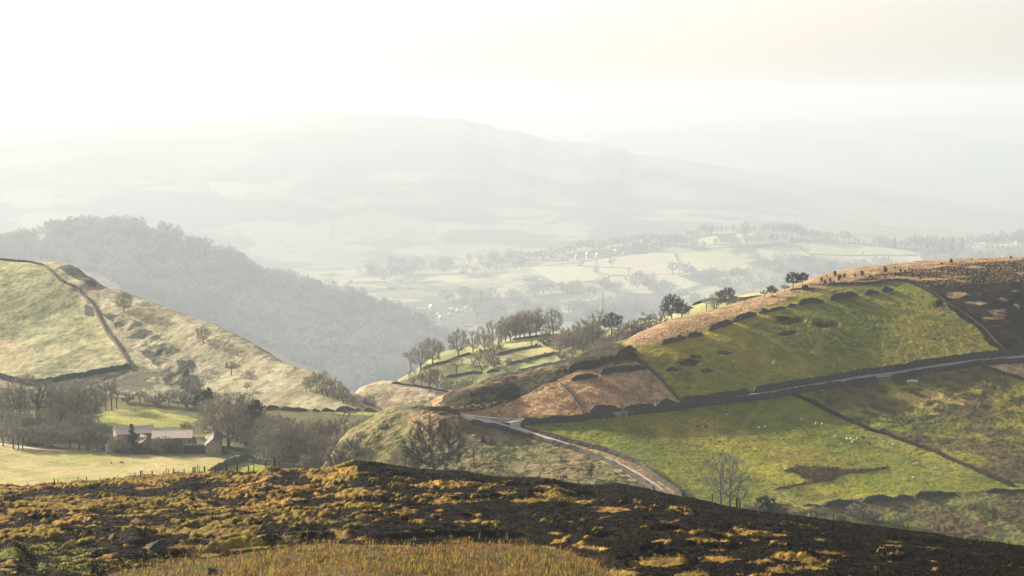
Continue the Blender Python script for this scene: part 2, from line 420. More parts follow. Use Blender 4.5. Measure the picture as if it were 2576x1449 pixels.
def hill_cover(u, v, x, y):
    a = fbm(x, y, 38, 4, 220); b = fbm(x, y, 9, 4, 221); d = fbm(x, y, 2.4, 3, 222)
    ju = u + 22 * (fbm(x, y, 6, 3, 223) - .5); jv = v + 9 * (fbm(x, y, 6, 3, 224) - .5)
    c = lerp(fill(u, (.15, .165, .024)), (.215, .185, .03), sm(.40, .62, a))
    c = lerp(c, (.27, .25, .03), sm(.55, .75, fbm(x, y, 22, 3, 225)) * sm(1050, 1180, v) * .9)
    c = lerp(c, (.115, .125, .026), sm(.50, .72, b) * .75)
    tf = sm(.56, .66, fbm(x, y, 2.1, 3, 241)) * sm(.45, .62, fbm(x, y, 26, 3, 242))
    c = lerp(c, (.075, .085, .022), tf * .7)
    trk = 1 - sm(.0, .035, abs(fbm(x, y * .55, 42, 3, 243) - .5)); c = lerp(c, (.30, .26, .06), trk * .35)
    # yellow band below the ridge of the upper field
    top = inpoly(u, v, [(1600,880),(1800,820),(1932,775),(2050,735),(2120,722),(2060,745),(1932,800),(1800,860),(1660,890)])
    c = np.where(top[..., None], lerp(c, (.30, .24, .03), .7), c)
    kn = inpoly(ju, jv, KNOLL)
    kc = lerp(fill(u, (.165, .148, .056)), (.19, .15, .068), sm(.4, .62, fbm(x, y, 16, 4, 226)))
    kc = lerp(kc, (.14, .135, .048), sm(.45, .65, b) * .7); kc = lerp(kc, (.055, .058, .024), sm(.53, .63, fbm(x, y, 2.6, 4, 240, .6)) * .85)
    br = inpoly(ju, jv, [(1000,1048),(1075,1030),(1150,1040),(1230,1072),(1300,1092),(1260,1112),(1180,1110),(1120,1125),(1060,1085)])
    kc = np.where(br[..., None], lerp(fill(u, (.235, .165, .085)), (.12, .09, .045), sm(.45, .65, fbm(x, y, 7, 4, 227))), kc)
    c = np.where(kn[..., None], kc, c)
    brk = lerp(fill(u, (.50, .335, .165)), (.34, .215, .105), sm(.42, .66, fbm(x, y, 5, 4, 228)))
    brk = lerp(brk, (.16, .10, .05), sm(.55, .72, d) * .7)
    nf = (u < 1545) & (v < np.interp(u, [1090, 1290, 1500, 1545], [1046, 1052, 1030, 960])) & (u > 1085)
    c = np.where(nf[..., None], brk * .8, c)
    c = np.where(((u <= 1085) & (v < 1060))[..., None], kc, c)
    t1 = inpoly(ju, jv, TAN1) | inpoly(ju, jv, TAN1B)
    c = np.where(t1[..., None], brk, c)
    hm = inpoly(ju, jv, HUMP)
    hc = lerp(fill(u, (.042, .036, .020)), (.15, .105, .05), sm(.54, .68, fbm(x, y, 10, 4, 229)))
    hc = lerp(hc, (.026, .024, .014), sm(.47, .58, fbm(x, y, 3.4, 4, 251, .62)) * .85)
    c = np.where(hm[..., None], hc, c)
    sp = inpoly(ju, jv, STRIP)
    sc = lerp(fill(u, (.29, .20, .11)), (.19, .125, .065), sm(.42, .66, fbm(x, y, 6, 4, 230)))
    c = np.where(sp[..., None], sc, c)
    dm = inpoly(ju, jv, DARKM)
    dc = lerp(fill(u, (.007, .005, .0035)), (.026, .015, .009), sm(.5, .7, fbm(x, y, 12, 4, 231)))
    c = np.where(dm[..., None], dc, c)
    du_, dv_ = u + 110 * (fbm(x, y, 14, 4, 245) - .5), v + 13 * (fbm(x, y, 7, 4, 246) - .5)
    for e in DTAN:
        k = (1 - sm(.5, 1.2, ell(du_, dv_, *e))) * sm(.36, .5, fbm(x, y, 6, 3, 232) * .6 + .25)
        c = lerp(c, (.32, .215, .11), np.where(dm, k * sm(.42, .56, fbm(x * .35, y, 5, 4, 244, .6)), 0))
    rg = inpoly(ju, jv, ROUGH)
    m = sm(.43, .60, fbm(x, y, 16, 4, 233) * .7 + b * .3 + .05 * sm(2080, 2300, u) - .06 * sm(2000, 2050, v))
    for e in ((2290,985,60,16),(2420,1010,90,26),(2500,1060,80,40),(2330,1050,60,22)): m = np.maximum(m, (1 - sm(.7, 1.3, ell(ju, jv, *e))) * sm(.35, .5, b))
    rc = lerp(c, (.095, .07, .03), m * .85)
    rc = lerp(rc, (.36, .27, .085), sm(.55, .68, fbm(x, y, 10, 4, 234)) * (1 - sm(.6, 1.2, ell(u, v, 2320, 1015, 120, 40))))
    rc = lerp(rc, (.045, .045, .02), sm(.52, .66, fbm(x, y, 3.4, 4, 236)) * .8)
    c = np.where(rg[..., None], rc, c)
    c = np.where(inpoly(ju, jv, PINKC)[..., None], brk, c)
    ru = inpoly(u + 26 * (fbm(x, y, 4, 4, 252, .65) - .5), v + 14 * (fbm(x, y, 4, 4, 253, .65) - .5), RUSH)
    c = np.where(ru[..., None], lerp(fill(u, (.050, .040, .020)), (.10, .07, .035), sm(.45, .65, fbm(x, y, 5, 3, 235))), c)
    scb = inpoly(ju, jv, SCRUB)
    s2 = lerp(fill(u, (.115, .115, .032)), (.11, .075, .035), sm(.42, .6, fbm(x, y, 12, 4, 237)))
    s2 = lerp(s2, (.05, .05, .02), sm(.48, .64, fbm(x, y, 4, 4, 238)) * .8)
    s2 = lerp(s2, (.24, .235, .04), (1 - sm(.6, 1.2, ell(ju, jv, 2040, 1300, 60, 14))) * sm(.42, .55, b))
    c = np.where(scb[..., None], s2, c)
    c = np.where(inpoly(ju, v, KNOB)[..., None], np.array((.26, .25, .035)) * (.8 + .4 * b[..., None]), c)
    ov = inpoly(ju, v + 2 * (b - .5), VERGE)
    c = np.where(ov[..., None], lerp(fill(u, (.32, .26, .105)), (.25, .15, .08), sm(.4, .62, fbm(x, y, 5, 3, 239))), c)
    for e in ((1540,1165,24,5),(1558,1185,22,5),(1575,1197,22,5),(1590,1207,26,5),(1520,1162,18,4)):
        c = lerp(c, (.44, .33, .16), (1 - sm(.5, 1.1, ell(ju, jv, *e))) * .8)
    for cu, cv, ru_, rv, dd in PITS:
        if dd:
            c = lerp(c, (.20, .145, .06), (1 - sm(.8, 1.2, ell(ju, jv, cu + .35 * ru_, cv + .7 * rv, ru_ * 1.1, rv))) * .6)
            c = lerp(c, (.022, .02, .013), 1 - sm(.75, 1.05, ell(u + 44 * (fbm(x, y, 7, 4, 248) - .5), v + 15 * (fbm(x, y, 6, 4, 247) - .5), cu, cv, ru_ * .95, rv * .85)))  # dark earth on the pit face, with its shade put into the colour
    for (cu, cv, ru_, rv) in ((1845,1100,30,6),(1700,1076,26,5),(2070,1160,60,4),(2010,1200,40,3),(2200,1130,60,3),(1980,975,30,3),(2300,960,60,5),(2080,870,120,8)):
        k = (1 - sm(.5, 1.1, ell(ju, jv, cu, cv, ru_, rv))) * sm(.5, .62, d)
        c = lerp(c, (.07, .08, .025), k * .8)
    return c * (.78 + .44 * d[..., None])

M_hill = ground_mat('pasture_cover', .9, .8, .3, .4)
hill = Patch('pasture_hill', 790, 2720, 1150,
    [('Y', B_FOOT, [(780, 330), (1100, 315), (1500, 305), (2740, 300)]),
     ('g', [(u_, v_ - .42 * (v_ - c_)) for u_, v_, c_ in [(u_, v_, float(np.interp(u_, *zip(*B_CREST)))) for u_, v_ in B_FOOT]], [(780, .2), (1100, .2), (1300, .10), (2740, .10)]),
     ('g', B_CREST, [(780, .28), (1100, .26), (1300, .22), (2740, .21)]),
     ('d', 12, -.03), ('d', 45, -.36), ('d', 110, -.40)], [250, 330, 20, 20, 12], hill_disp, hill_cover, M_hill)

# ---- farm fields, meadow and the hillside on the left
HEDGEDIR = [(0,580),(75,595),(110,630),(152,690),(232,765),(260,810),(300,872),(325,921),(180,945),(105,966),(60,965),(-60,945),(-160,900),(-160,600)]
SCREE = [(258,786),(300,795),(352,815),(395,840),(440,875),(480,905),(505,950),(520,1010),(470,1010),(425,985),(400,940),(372,900),(330,870),(290,830)]
C_CREST = [(-160,650),(0,652),(40,654),(100,660),(140,657),(170,664),(200,676),(215,690),(232,702),(250,714),(300,730),(350,748),(400,765),(450,782),(525,817),(600,852),(644,872),(700,900),(745,922),(800,940),(841,957),(862,975),(885,1000),(905,1018),(944,1033),(1030,1055)]
C_MID = [(-160,800),(0,800),(200,815),(300,860),(450,905),(600,950),(745,985),(841,1005),(905,1030),(944,1041),(1030,1060)]
def farm_disp(u, v, x, y):
    steep = sm(1030, 960, v)
    h = (fbm(x, y, 40, 3, 300) - .5) * (1.2 + 2.5 * steep)
    h += steep * ((fbm(x, y, 7, 4, 301, .62) - .4) * .8)
    h += soft(u, v, SCREE, 14) * 2.2 * (fbm(x, y, 12, 4, 302, .6) - .4)
    h += (1 - steep) * .10 * fbm(x, y, 3, 3, 303)
    e = ell(u, v, 215, 712, 42, 16)
    h += np.where(v < 760, 2.0 * np.exp(-2 * e ** 2), 0)
    return h
def farm_cover(u, v, x, y):
    a = fbm(x, y, 30, 4, 310); b = fbm(x, y, 8, 4, 311); d = fbm(x, y, 2.5, 3, 312)
    ju = u + 26 * (fbm(x, y, 9, 3, 313) - .5); jv = v + 12 * (fbm(x, y, 9, 3, 314) - .5)
    c = lerp(fill(u, (.30, .28, .085)), (.36, .30, .12), sm(.40, .6, a))
    c = lerp(c, (.25, .27, .06), sm(.4, .7, fbm(x, y, 45, 2, 315)))
    c = lerp(c, (.20, .19, .07), sm(.5, .75, b) * .6)
    f2 = inpoly(u, v, [(440,1260),(540,1195),(640,1163),(700,1172),(780,1184),(860,1194),(1000,1206),(1000,1270),(440,1270)])
    c = np.where(f2[..., None], lerp(fill(u, (.21, .245, .05)), (.27, .26, .065), sm(.4, .65, a)), c)
    yard = inpoly(ju, jv, [(-160,1118),(0,1118),(60,1126),(160,1131),(300,1135),(420,1139),(470,1138),(560,1144),(640,1156),(700,1167),(780,1178),(860,1189),(1030,1200),(1030,1060),(700,1020),(500,1000),(250,1000),(-160,985)])
    yc = lerp(fill(u, (.105, .10, .045)), (.15, .145, .05), sm(.4, .65, b))
    c = np.where(yard[..., None], yc, c)
    md = inpoly(ju, jv, [(225,1062),(262,1034),(300,1027),(350,1029),(400,1034),(470,1046),(500,1056),(470,1076),(250,1076)])
    c = np.where(md[..., None], lerp(fill(u, (.22, .25, .06)), (.30, .28, .08), sm(.4, .6, b)), c)
    bank = inpoly(ju, jv, P('b', []) + [(560,1122),(585,1125),(612,1140),(590,1146),(575,1135)])
    c = np.where(bank[..., None], np.array((.20, .26, .04)), c)
    verge = inpoly(ju, v, [(640,1160),(665,1158),(720,1172),(800,1184),(790,1190),(700,1178)])
    c = np.where(verge[..., None], np.array((.40, .28, .15)), c)
    hs = v < (1000 + .06 * np.clip(u - 300, 0, 900)) + 10 * (b - .5)
    hc = lerp(fill(u, (.345, .315, .19)), (.275, .25, .15), sm(.42, .66, b))
    hc = lerp(hc, (.17, .145, .085), sm(.52, .64, fbm(x, y, 3, 4, 319, .6)) * .7)
    hc = lerp(hc, (.22, .18, .11), sm(.56, .72, fbm(x, y, 18, 4, 316)) * .6)
    le = inpoly(ju, jv, HEDGEDIR)
    lc = lerp(fill(u, (.34, .33, .155)), (.40, .36, .18), sm(.4, .6, a))
    lc = lerp(lc, (.25, .26, .14), sm(.48, .64, fbm(x, y, 5, 4, 317)) * .8)
    lc = lerp(lc, (.22, .22, .11), sm(.52, .66, fbm(x * .6, y, 3, 4, 320, .6)) * .7)
    lc = np.where((inpoly(ju, jv, [(-160,850),(0,850),(80,870),(70,940),(-160,940)]))[..., None], lerp(fill(u, (.44, .35, .19)), (.34, .30, .16), sm(.4, .6, b)), lc)
    hc = np.where(le[..., None], lc, hc)
    scr = inpoly(ju, jv, SCREE)
    hc = np.where(scr[..., None], lerp(hc, (.065, .075, .05), sm(.38, .54, fbm(x, y, 9, 4, 318))), hc)
    clf = inpoly(ju, jv, [(150,672),(172,668),(206,678),(250,716),(246,724),(206,708),(176,695)]) | inpoly(ju, jv, [(208,775),(222,765),(240,775),(236,795),(216,793)])
    hc = np.where(clf[..., None], np.array((.075, .085, .055)), hc)
    low = inpoly(ju, jv, [(280,920),(420,930),(520,985),(520,1030),(300,1020),(260,960)])
    hc = np.where(low[..., None], lerp(hc, (.10, .10, .06), sm(.45, .6, b) * .8), hc)
    c = np.where(hs[..., None], hc, c)
    return c * (.8 + .4 * d[..., None])
M_farm = ground_mat('farm_cover', 1.2, .5, .3, .28)
farm = Patch('farm_valley', -150, 1020, 820,
    [('Y', [(-160, 1275), (1030, 1275)], 385),
     ('g', [(-160,1122),(0,1124),(100,1131),(200,1136),(300,1139),(400,1141),(470,1140),(560,1146),(640,1158),(700,1169),(780,1180),(860,1190),(1030,1204)], .005),
     ('g', [(-160,1070),(250,1072),(480,1075),(600,1085),(800,1110),(944,1120),(1030,1130)], .02),
     ('g', [(-160,1020),(250,1024),(500,1032),(640,1050),(800,1075),(944,1085),(1030,1095)], .05),
     ('g', [(-160,975),(60,985),(250,985),(400,995),(600,1012),(745,1030),(841,1042),(944,1055),(1030,1072)], .09),
     ('g', C_MID, .24), ('g', C_CREST, .30),
     ('d', 10, -.10), ('d', 50, -.55), ('d', 110, -.5)], [150, 70, 55, 55, 150, 180, 14, 14, 10], farm_disp, farm_cover, M_farm)

# ---- tan knoll at the valley mouth
def k_disp(u, v, x, y): return (fbm(x, y, 9, 4, 400, .6) - .4) * 1.4
def k_cover(u, v, x, y):
    b = fbm(x, y, 7, 4, 401)
    c = lerp(fill(u, (.43, .34, .21)), (.29, .22, .13), sm(.42, .66, b))
    g = inpoly(u, v, [(900,985),(964,962),(1010,980),(930,1000)])
    c = np.where(g[..., None], lerp(c, (.33, .31, .16), .7), c)
    lowr = inpoly(u + 20 * (b - .5), v + 10 * (b - .5), [(985,1030),(1030,1012),(1110,1005),(1240,1000),(1240,1100),(960,1100),(960,1046)])
    c = np.where(lowr[..., None], lerp(fill(u, (.13, .105, .06)), (.2, .16, .09), sm(.4, .6, b)), c)
    return c
M_knoll = ground_mat('bracken_cover', 1.2, .5, .3, .3)
knoll = Patch('bracken_knoll', 835, 1260, 300,
    [('Y', [(830, 1085), (1270, 1085)], 480), ('g', [(830, 1055), (1270, 1048)], .03),
     ('g', [(830,1045),(850,1032),(880,1005),(904,981),(930,970),(964,962),(986,964),(1050,974),(1124,987),(1164,996),(1270,1015)], .2),
     ('d', 30, -.3), ('d', 90, -.35)], [30, 110, 20, 10], k_disp, k_cover, M_knoll)

# ---- fields on the far side of the hill
M_CREST = [(990,965),(1000,962),(1061,926),(1106,893),(1186,877),(1259,863),(1330,850),(1396,842),(1450,838),(1520,832),(1575,822),(1640,805),(1700,785),(1725,777),(1760,766),(1800,757),(1850,750),(1900,743),(1930,737),(2010,728)]
M_FOOT = [(990,1030),(1150,1018),(1230,998),(1300,982),(1400,957),(1500,922),(1600,887),(1700,852),(1800,818),(1900,782),(2010,755)]
def m_disp(u, v, x, y): return (fbm(x, y, 30, 3, 500) - .5) * 2.0 + .3 * fbm(x, y, 5, 3, 501)
def m_cover(u, v, x, y):
    a = fbm(x, y, 35, 3, 510); b = fbm(x, y, 8, 4, 511)
    ju = u + 18 * (fbm(x, y, 9, 3, 513) - .5); jv = v + 8 * (fbm(x, y, 9, 3, 514) - .5)
    c = lerp(fill(u, (.25, .27, .105)), (.31, .30, .14), sm(.38, .62, a))
    t = inpoly(ju, jv, [(1060,935),(1190,880),(1190,895),(1130,915),(1110,945),(1060,960)]) | inpoly(ju, jv, [(1290,900),(1400,870),(1420,880),(1300,915)])
    c = np.where(t[..., None], np.array((.36, .30, .14)), c)
    w = inpoly(ju, jv, [(990,970),(1050,940),(1120,960),(1150,985),(1210,960),(1230,1010),(990,1040)])
    c = np.where(w[..., None], np.array((.15, .13, .08)), c)
    tn = inpoly(ju, jv, [(1400,900),(1580,850),(1700,815),(1790,785),(1900,752),(1960,740),(1960,790),(1400,960)]) & (v > np.interp(u, [1400, 1575, 1646, 1763, 1932], [925, 843, 826, 807, 748]))
    c = np.where(tn[..., None], lerp(fill(u, (.36, .27, .16)), (.26, .22, .10), sm(.4, .6, b)), c)
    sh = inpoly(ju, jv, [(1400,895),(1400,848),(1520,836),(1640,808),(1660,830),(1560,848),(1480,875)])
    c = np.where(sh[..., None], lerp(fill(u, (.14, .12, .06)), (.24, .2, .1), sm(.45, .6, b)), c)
    return c * (.8 + .4 * b[..., None])
M_mid = ground_mat('far_pasture_cover', 1.5, .4, .3, .25)
midf = Patch('far_pasture', 1000, 2000, 480,
    [('Y', M_FOOT, 600), ('g', M_CREST, .16), ('d', 20, -.12), ('d', 60, -.4), ('d', 150, -.35)], [200, 14, 12, 8], m_disp, m_cover, M_mid)

# ---- wooded ridge on the left
D_CREST = [(-160,600),(0,592),(60,588),(110,585),(150,573),(200,566),(300,570),(400,584),(500,620),(600,657),(700,704),(800,730),(900,760),(1000,795),(1060,824),(1110,852),(1190,905)]
def d_disp(u, v, x, y): return (fbm(x, y, 70, 3, 600) - .5) * 7
def d_cover(u, v, x, y):
    b = fbm(x, y, 20, 4, 601)
    c = lerp(fill(u, (.10, .085, .06)), (.15, .125, .085), sm(.4, .6, b))
    g = (u < 112) & (v < 604)
    return np.where(g[..., None], np.array((.28, .29, .12)), c)
M_wood = ground_mat('woodland_floor', 3, .4, .5, .3)
ridge = Patch('wooded_ridge', -150, 1185, 420,
    [('Y', [(-160, 1070), (1190, 1070)], 850), ('Y', [(-160,900),(400,900),(700,962),(900,987),(1190,1015)], 1230),
     ('Y', [(-160,760),(300,740),(600,830),(800,872),(1000,905),(1190,945)], 1400),
     ('Y', [(-160,670),(300,640),(500,700),(700,770),(900,822),(1060,868),(1190,922)], 1530),
     ('Y', D_CREST, [(-160, 1640), (600, 1630), (1190, 1580)]), ('d', 30, -.2), ('d', 250, -.3)], [20, 70, 70, 60, 8, 8], d_disp, d_cover, M_wood, ys=FAR)

# ---- village valley and the ridge of fields beyond
E_CREST = [(-250,700),(800,684),(950,676),(1100,662),(1250,643),(1320,632),(1400,620),(1467,612),(1550,604),(1650,598),(1744,591),(1807,584),(1861,582),(1952,583),(1994,590),(2061,596),(2107,600),(2161,605),(2250,610),(2350,610),(2450,606),(2576,602),(2750,600)]
E_FIELDS = [[(1456,664),(1530,648),(1647,636),(1697,636),(1706,657),(1735,692),(1600,697),(1500,683)],[(1340,672),(1456,670),(1512,674),(1495,705),(1400,712),(1360,690)],
 [(1708,637),(1800,628),(1850,640),(1900,680),(1760,688),(1715,660)],[(1536,697),(1640,693),(1700,692),(1760,715),(1690,740),(1560,735),(1515,715)],
 [(2040,604),(2150,614),(2280,628),(2320,640),(2170,641),(2036,638)],[(1760,600),(1800,592),(1810,605),(1840,612),(1760,616)],[(1850,588),(1960,588),(1990,600),(1980,612),(1860,612)],
 [(1900,625),(2010,622),(2036,642),(2000,652),(1920,648)],[(1700,745),(1800,720),(1860,742),(1760,765)],[(2100,645),(2313,643),(2330,665),(2120,668)],[(1770,700),(1880,690),(1930,705),(1850,720)],[(1068,700),(1120,693),(1180,702),(1150,712)],[(2450,610),(2560,606),(2560,616),(2460,622)]]
def e_disp(u, v, x, y): return (fbm(x, y, 150, 3, 700) - .5) * 8
def e_cover(u, v, x, y):
    b = fbm(x, y, 25, 3, 701)
    val, ed = cells(x, y, 210, 702)
    c = lerp(fill(u, (.20, .20, .11)), (.36, .33, .20), val)
    c = lerp(c, (.09, .085, .07), sm(.45, .55, fbm(x, y, 120, 3, 703)) * .8)
    for k, f in enumerate(E_FIELDS):
        m = inpoly(u, v, f)
        c = np.where(m[..., None], np.array([(.42, .38, .23), (.40, .39, .22), (.36, .37, .18)][k % 3]), c)
    return c * (.85 + .3 * b[..., None])
M_vale = ground_mat('vale_cover', 6, .3, .5, .2)
vale = Patch('village_valley', -220, 2740, 700,
    [('Y', [(-250, 935), (2760, 935)], 1420), ('Y', [(-250, 800), (2760, 800)], 1750),
     ('Y', [(-250, 738), (2760, 738)], 1930),
     ('Y', [(u_, (v_ + 738) / 2 + 4) for u_, v_ in E_CREST], 2110), ('Y', E_CREST, 2300),
     ('d', 60, -.15), ('d', 300, -.2)], [16, 40, 60, 60, 6, 6], e_disp, e_cover, M_vale, ys=FAR)

# ---- the long hazy hill and the hills behind it
G_SKY = [(-450,338),(-300,332),(0,328),(200,321),(400,313),(550,306),(620,297),(670,291),(750,284),(820,282),(900,283),(1000,288),(1100,296),(1155,297),(1200,308),(1270,325),(1300,327),(1340,340),(1380,352),(1450,356),(1505,361),(1560,372),(1590,385),(1650,392),(1750,408),(1850,425),(1950,440),(2050,455),(2150,468),(2300,490),(2450,515),(2576,535),(3000,575)]
def g_disp(u, v, x, y): return (fbm(x, y, 900, 4, 800) - .5) * 40 * sm(8400, 10200, y) * (1 - .8 * sm(13800, 14900, y))
def g_cover(u, v, x, y):
    val, ed = cells(x + 260 * fbm(x, y, 600, 3, 811), y * .45 + 200 * fbm(x, y, 500, 3, 821), 300, 812)
    lowf = sm(.45, .75, (v - np.interp(u, *zip(*G_SKY))) / 220 + .3 * (fbm(x, y, 900, 3, 813) - .5))
    lowf = np.maximum(lowf, sm(1150, 1350, u) * sm(30, 90, v - np.interp(u, *zip(*G_SKY))))
    f = lerp(fill(u, (.17, .17, .10)), (.27, .26, .155), val ** 1.5)
    f = lerp(f, (.05, .05, .04), np.clip(sm(.5, .58, fbm(x, y, 420, 4, 814)) + (1 - sm(4, 9, ed)), 0, 1) * .8)
    c = lerp(lerp(fill(u, (.12, .11, .08)), (.20, .18, .12), sm(.4, .6, fbm(x, y, 600, 4, 815))), (0, 0, 0), 0 * u)
    c = c * (1 - lowf[..., None]) + f * lowf[..., None]
    for e in ((1540,395,60,16),(1640,440,60,20),(1480,480,100,26),(1560,520,120,30)):
        k = (1 - sm(.6, 1.2, ell(u + 40 * (fbm(x, y, 300, 3, 816) - .5), v, *e))); c = lerp(c, (.05, .055, .045), k * .8)
    return c
M_far = ground_mat('far_hill_cover', 20, .2, 1, .2)
farhill = Patch('far_hill', -420, 2960, 620,
    [('Y', [(-450, 735), (3000, 735)], 2500), ('Y', [(-450, 655), (700, 652), (1200, 640), (1700, 615), (2200, 600), (3000, 605)], 2900),
     ('Y', [(u_, .5 * v_ + .5 * 600 + 20) for u_, v_ in G_SKY], 3600), ('Y', G_SKY, 4500), ('d', 200, -.1), ('d', 600, -.1)], [30, 90, 120, 6, 6], g_disp, g_cover, M_far, ys=FAR)
H_SKY = [(-500,256),(0,258),(200,265),(450,270),(580,278),(640,287),(700,300),(900,335),(1100,360),(1300,340),(1500,322),(1800,306),(2100,296),(2400,290),(3000,284)]
def h_cover(u, v, x, y):
    val, ed = cells(x, y, 500, 900); return lerp(fill(u, (.10, .10, .08)), (.25, .24, .15), val)
backhill = Patch('distant_hills', -480, 3000, 260, [('Y', [(-500, 520), (3000, 560)], 5000), ('Y', H_SKY, 6200), ('d', 300, -.1)], [60, 6], None, h_cover, M_far, ys=FAR)

# one plain under everything, out to the horizon
gm = MB(); gm.add([(-15000, -150, -900), (15000, -150, -900), (15000, 22000, -900), (-15000, 22000, -900)], [(0, 1, 2, 3)])
tag(gm.build('ground', simple('plain_cover', (.12, .12, .07), 1, .05, .4, .01)), kind='structure')
# ================================================================== TREES
M_bark = simple('bark', (.055, .047, .036), .95, .1, .35, 1.5)
M_barkpale = simple('pale_bark', (.115, .105, .08), .95, .1, .3, 1.5)
M_ivy = simple('ivy_bark', (.04, .055, .025), .9, .1, .4, 2)
M_twig = simple('bare_twigs', (.27, .245, .175), .95, .05, .35, .6)
M_twigdark = simple('dark_twigs', (.065, .055, .038), .95, .05, .3, .6)
M_twiggold = simple('pale_twigs', (.20, .17, .085), .95, .05, .3, .6)
M_twigrust = simple('rusty_twigs', (.21, .155, .10), .95, .05, .3, .6)
M_twigfar = simple('hazy_twigs', (.34, .33, .30), .95, .05, .25, .3)  # paler than the near twigs: extra haze put into the colour
M_needle = simple('needles', (.028, .042, .022), .9, .1, .4, .8)
M_gorse = simple('scrub_leaves', (.055, .055, .026), .95, .05, .4, .8)
M_yellow = simple('yellow_leaves', (.20, .18, .05), .95, .05, .3, .8)

def colonize(seed, attr, trunk, di=4., dk=.9, step=.45, up=.12, iters=70):
    r = np.random.default_rng(seed)
    nodes = [np.array(p, float) for p in trunk]; par = [-1] + list(range(len(trunk) - 1))
    A = attr.copy()
    for it in range(iters):
        N = np.array(nodes)
        d = np.linalg.norm(A[:, None] - N[None], axis=2); near = d.argmin(1); dm = d.min(1)
        ok = dm < di
        if not ok.any(): di *= 1.5; continue
        new = []
        for k in np.unique(near[ok]):
            g = A[(near == k) & ok] - N[k]; g = (g / np.linalg.norm(g, axis=1)[:, None]).mean(0)
            g += r.normal(0, .18, 3); g[2] += up; g /= np.linalg.norm(g) + 1e-9
            p = N[k] + g * step
            if np.min(np.linalg.norm(N - p, axis=1)) > step * .45: new.append((p, k))
        if not new: break
        for p, k in new: nodes.append(p); par.append(int(k))
        N = np.array(nodes); d = np.linalg.norm(A[:, None] - N[None], axis=2).min(1); A = A[d > dk]
        if len(A) < 3: break
    return np.array(nodes), np.array(par)

def skeleton_meshes(nodes, par, seed, H, r0, expo, nt, tl, tw, upb=.35, center=None, minr=.0, trunk_mat=None, twig_mat=None, name='tree', tipw=.2, rtrunk=None):
    r = np.random.default_rng(seed + 99); n = len(nodes)
    kids = np.zeros(n, int); acc = np.zeros(n)
    for i in range(1, n): kids[par[i]] += 1
    for i in range(n - 1, -1, -1):
        if kids[i] == 0: acc[i] = r0 ** expo
        if par[i] >= 0: acc[par[i]] += acc[i]
    rad = acc ** (1 / expo)
    if rtrunk: rad = rad * (rtrunk / rad[0]) ** (np.log(rad / r0 + 1) / np.log(rad[0] / r0 + 1))
    V, F3, F4 = [], [], []
    for i in range(1, n):
        a, b = nodes[par[i]], nodes[i]; ra = min(rad[par[i]], rad[i] * 1.35); rb = rad[i]
        k = 7 if rb > .12 else (4 if rb > .05 else 3)
        d = b - a; L = np.linalg.norm(d); d = d / L
        x = np.cross(d, [0, 0, 1] if abs(d[2]) < .9 else [1, 0, 0]); x /= np.linalg.norm(x); y = np.cross(d, x)
        base = len(V)
        for p, q in ((a, ra), (b + d * .06, rb)):
            for j in range(k):
                t = 2 * math.pi * j / k; V.append(p + (x * math.cos(t) + y * math.sin(t)) * q)
        for j in range(k): F4.append((base + j, base + (j + 1) % k, base + k + (j + 1) % k, base + k + j))
    tm = mesh_np(name + '_trunk', np.array(V), np.array(F4), [trunk_mat], True)
    # flare of the root is hidden by grass; twigs
    TV, TF = [], []
    c = center if center is not None else nodes.mean(0)
    outer = [i for i in range(1, n) if rad[i] < r0 * 3.2]
    per = max(1, nt // max(1, len(outer)))
    for i in outer:
        m = per + (r.random() < (nt / max(1, len(outer)) - per))
        for _ in range(int(m)):
            d = nodes[i] - nodes[par[i]]; d = d / np.linalg.norm(d)
            o = nodes[i] - c; o = o / (np.linalg.norm(o) + 1e-6)
            g = d * .6 + o * .45 + r.normal(0, .62, 3); g[2] += upb; g /= np.linalg.norm(g)
            L = tl * (.5 + r.random()); w = tw * (.7 + .6 * r.random())
            s = np.cross(g, r.normal(0, 1, 3)); s /= np.linalg.norm(s)
            p = nodes[i] - d * r.random() * .3; b = len(TV); bend = r.normal(0, .12, 3) * L
            TV += [p - s * w / 2, p + s * w / 2, p + g * L * .55 + bend + s * w * .4, p + g * L * .55 + bend - s * w * .4, p + g * L + bend * .4]
            TF.append((b, b + 1, b + 2)); TF.append((b, b + 2, b + 3)); TF.append((b + 3, b + 2, b + 4))
    cm = mesh_np(name + '_crown', np.array(TV), np.array(TF), [twig_mat], False)
    return tm, cm

def ellipsoid(r, n, c, rad, shell=.0, dome=0.):
    out = []
    while len(out) < n:
        p = r.uniform(-1, 1, 3); q = np.linalg.norm(p)
        if q > 1 or q < shell: continue
        if dome and p[2] < -dome: continue
        out.append(p * rad + c)
    return np.array(out)

PROTO = {}
def reg(key, H, tm, cm):
    v = np.concatenate([np.array([p.co[:] for p in m.vertices]) for m in (tm, cm)])
    H = float(np.percentile(v[:, 2], 99.5)); wd = float(np.percentile(v[:, 0], 98) - np.percentile(v[:, 0], 2))
    # one joined mesh for trees a few pixels tall
    n1 = len(tm.vertices)
    mats = [tm.materials[0], cm.materials[0]]
    faces3, faces4, mi = [], [], []
    for p in tm.polygons: faces4.append(tuple(p.vertices))
    for p in cm.polygons: faces3.append(tuple(i + n1 for i in p.vertices))
    f3 = [np.array([f for f in faces3 if len(f) == 3])]; q = [f for f in faces3 if len(f) == 4]
    fl = [np.array(faces4)] + f3 + ([np.array(q)] if q else [])
    mi = [0] * len(faces4) + [1] * len(faces3)
    jm = mesh_np(key + '_whole', v, fl, mats, False, None, mi)
    PROTO[key] = dict(H=H, W=wd, t=tm, c=cm, j=jm)

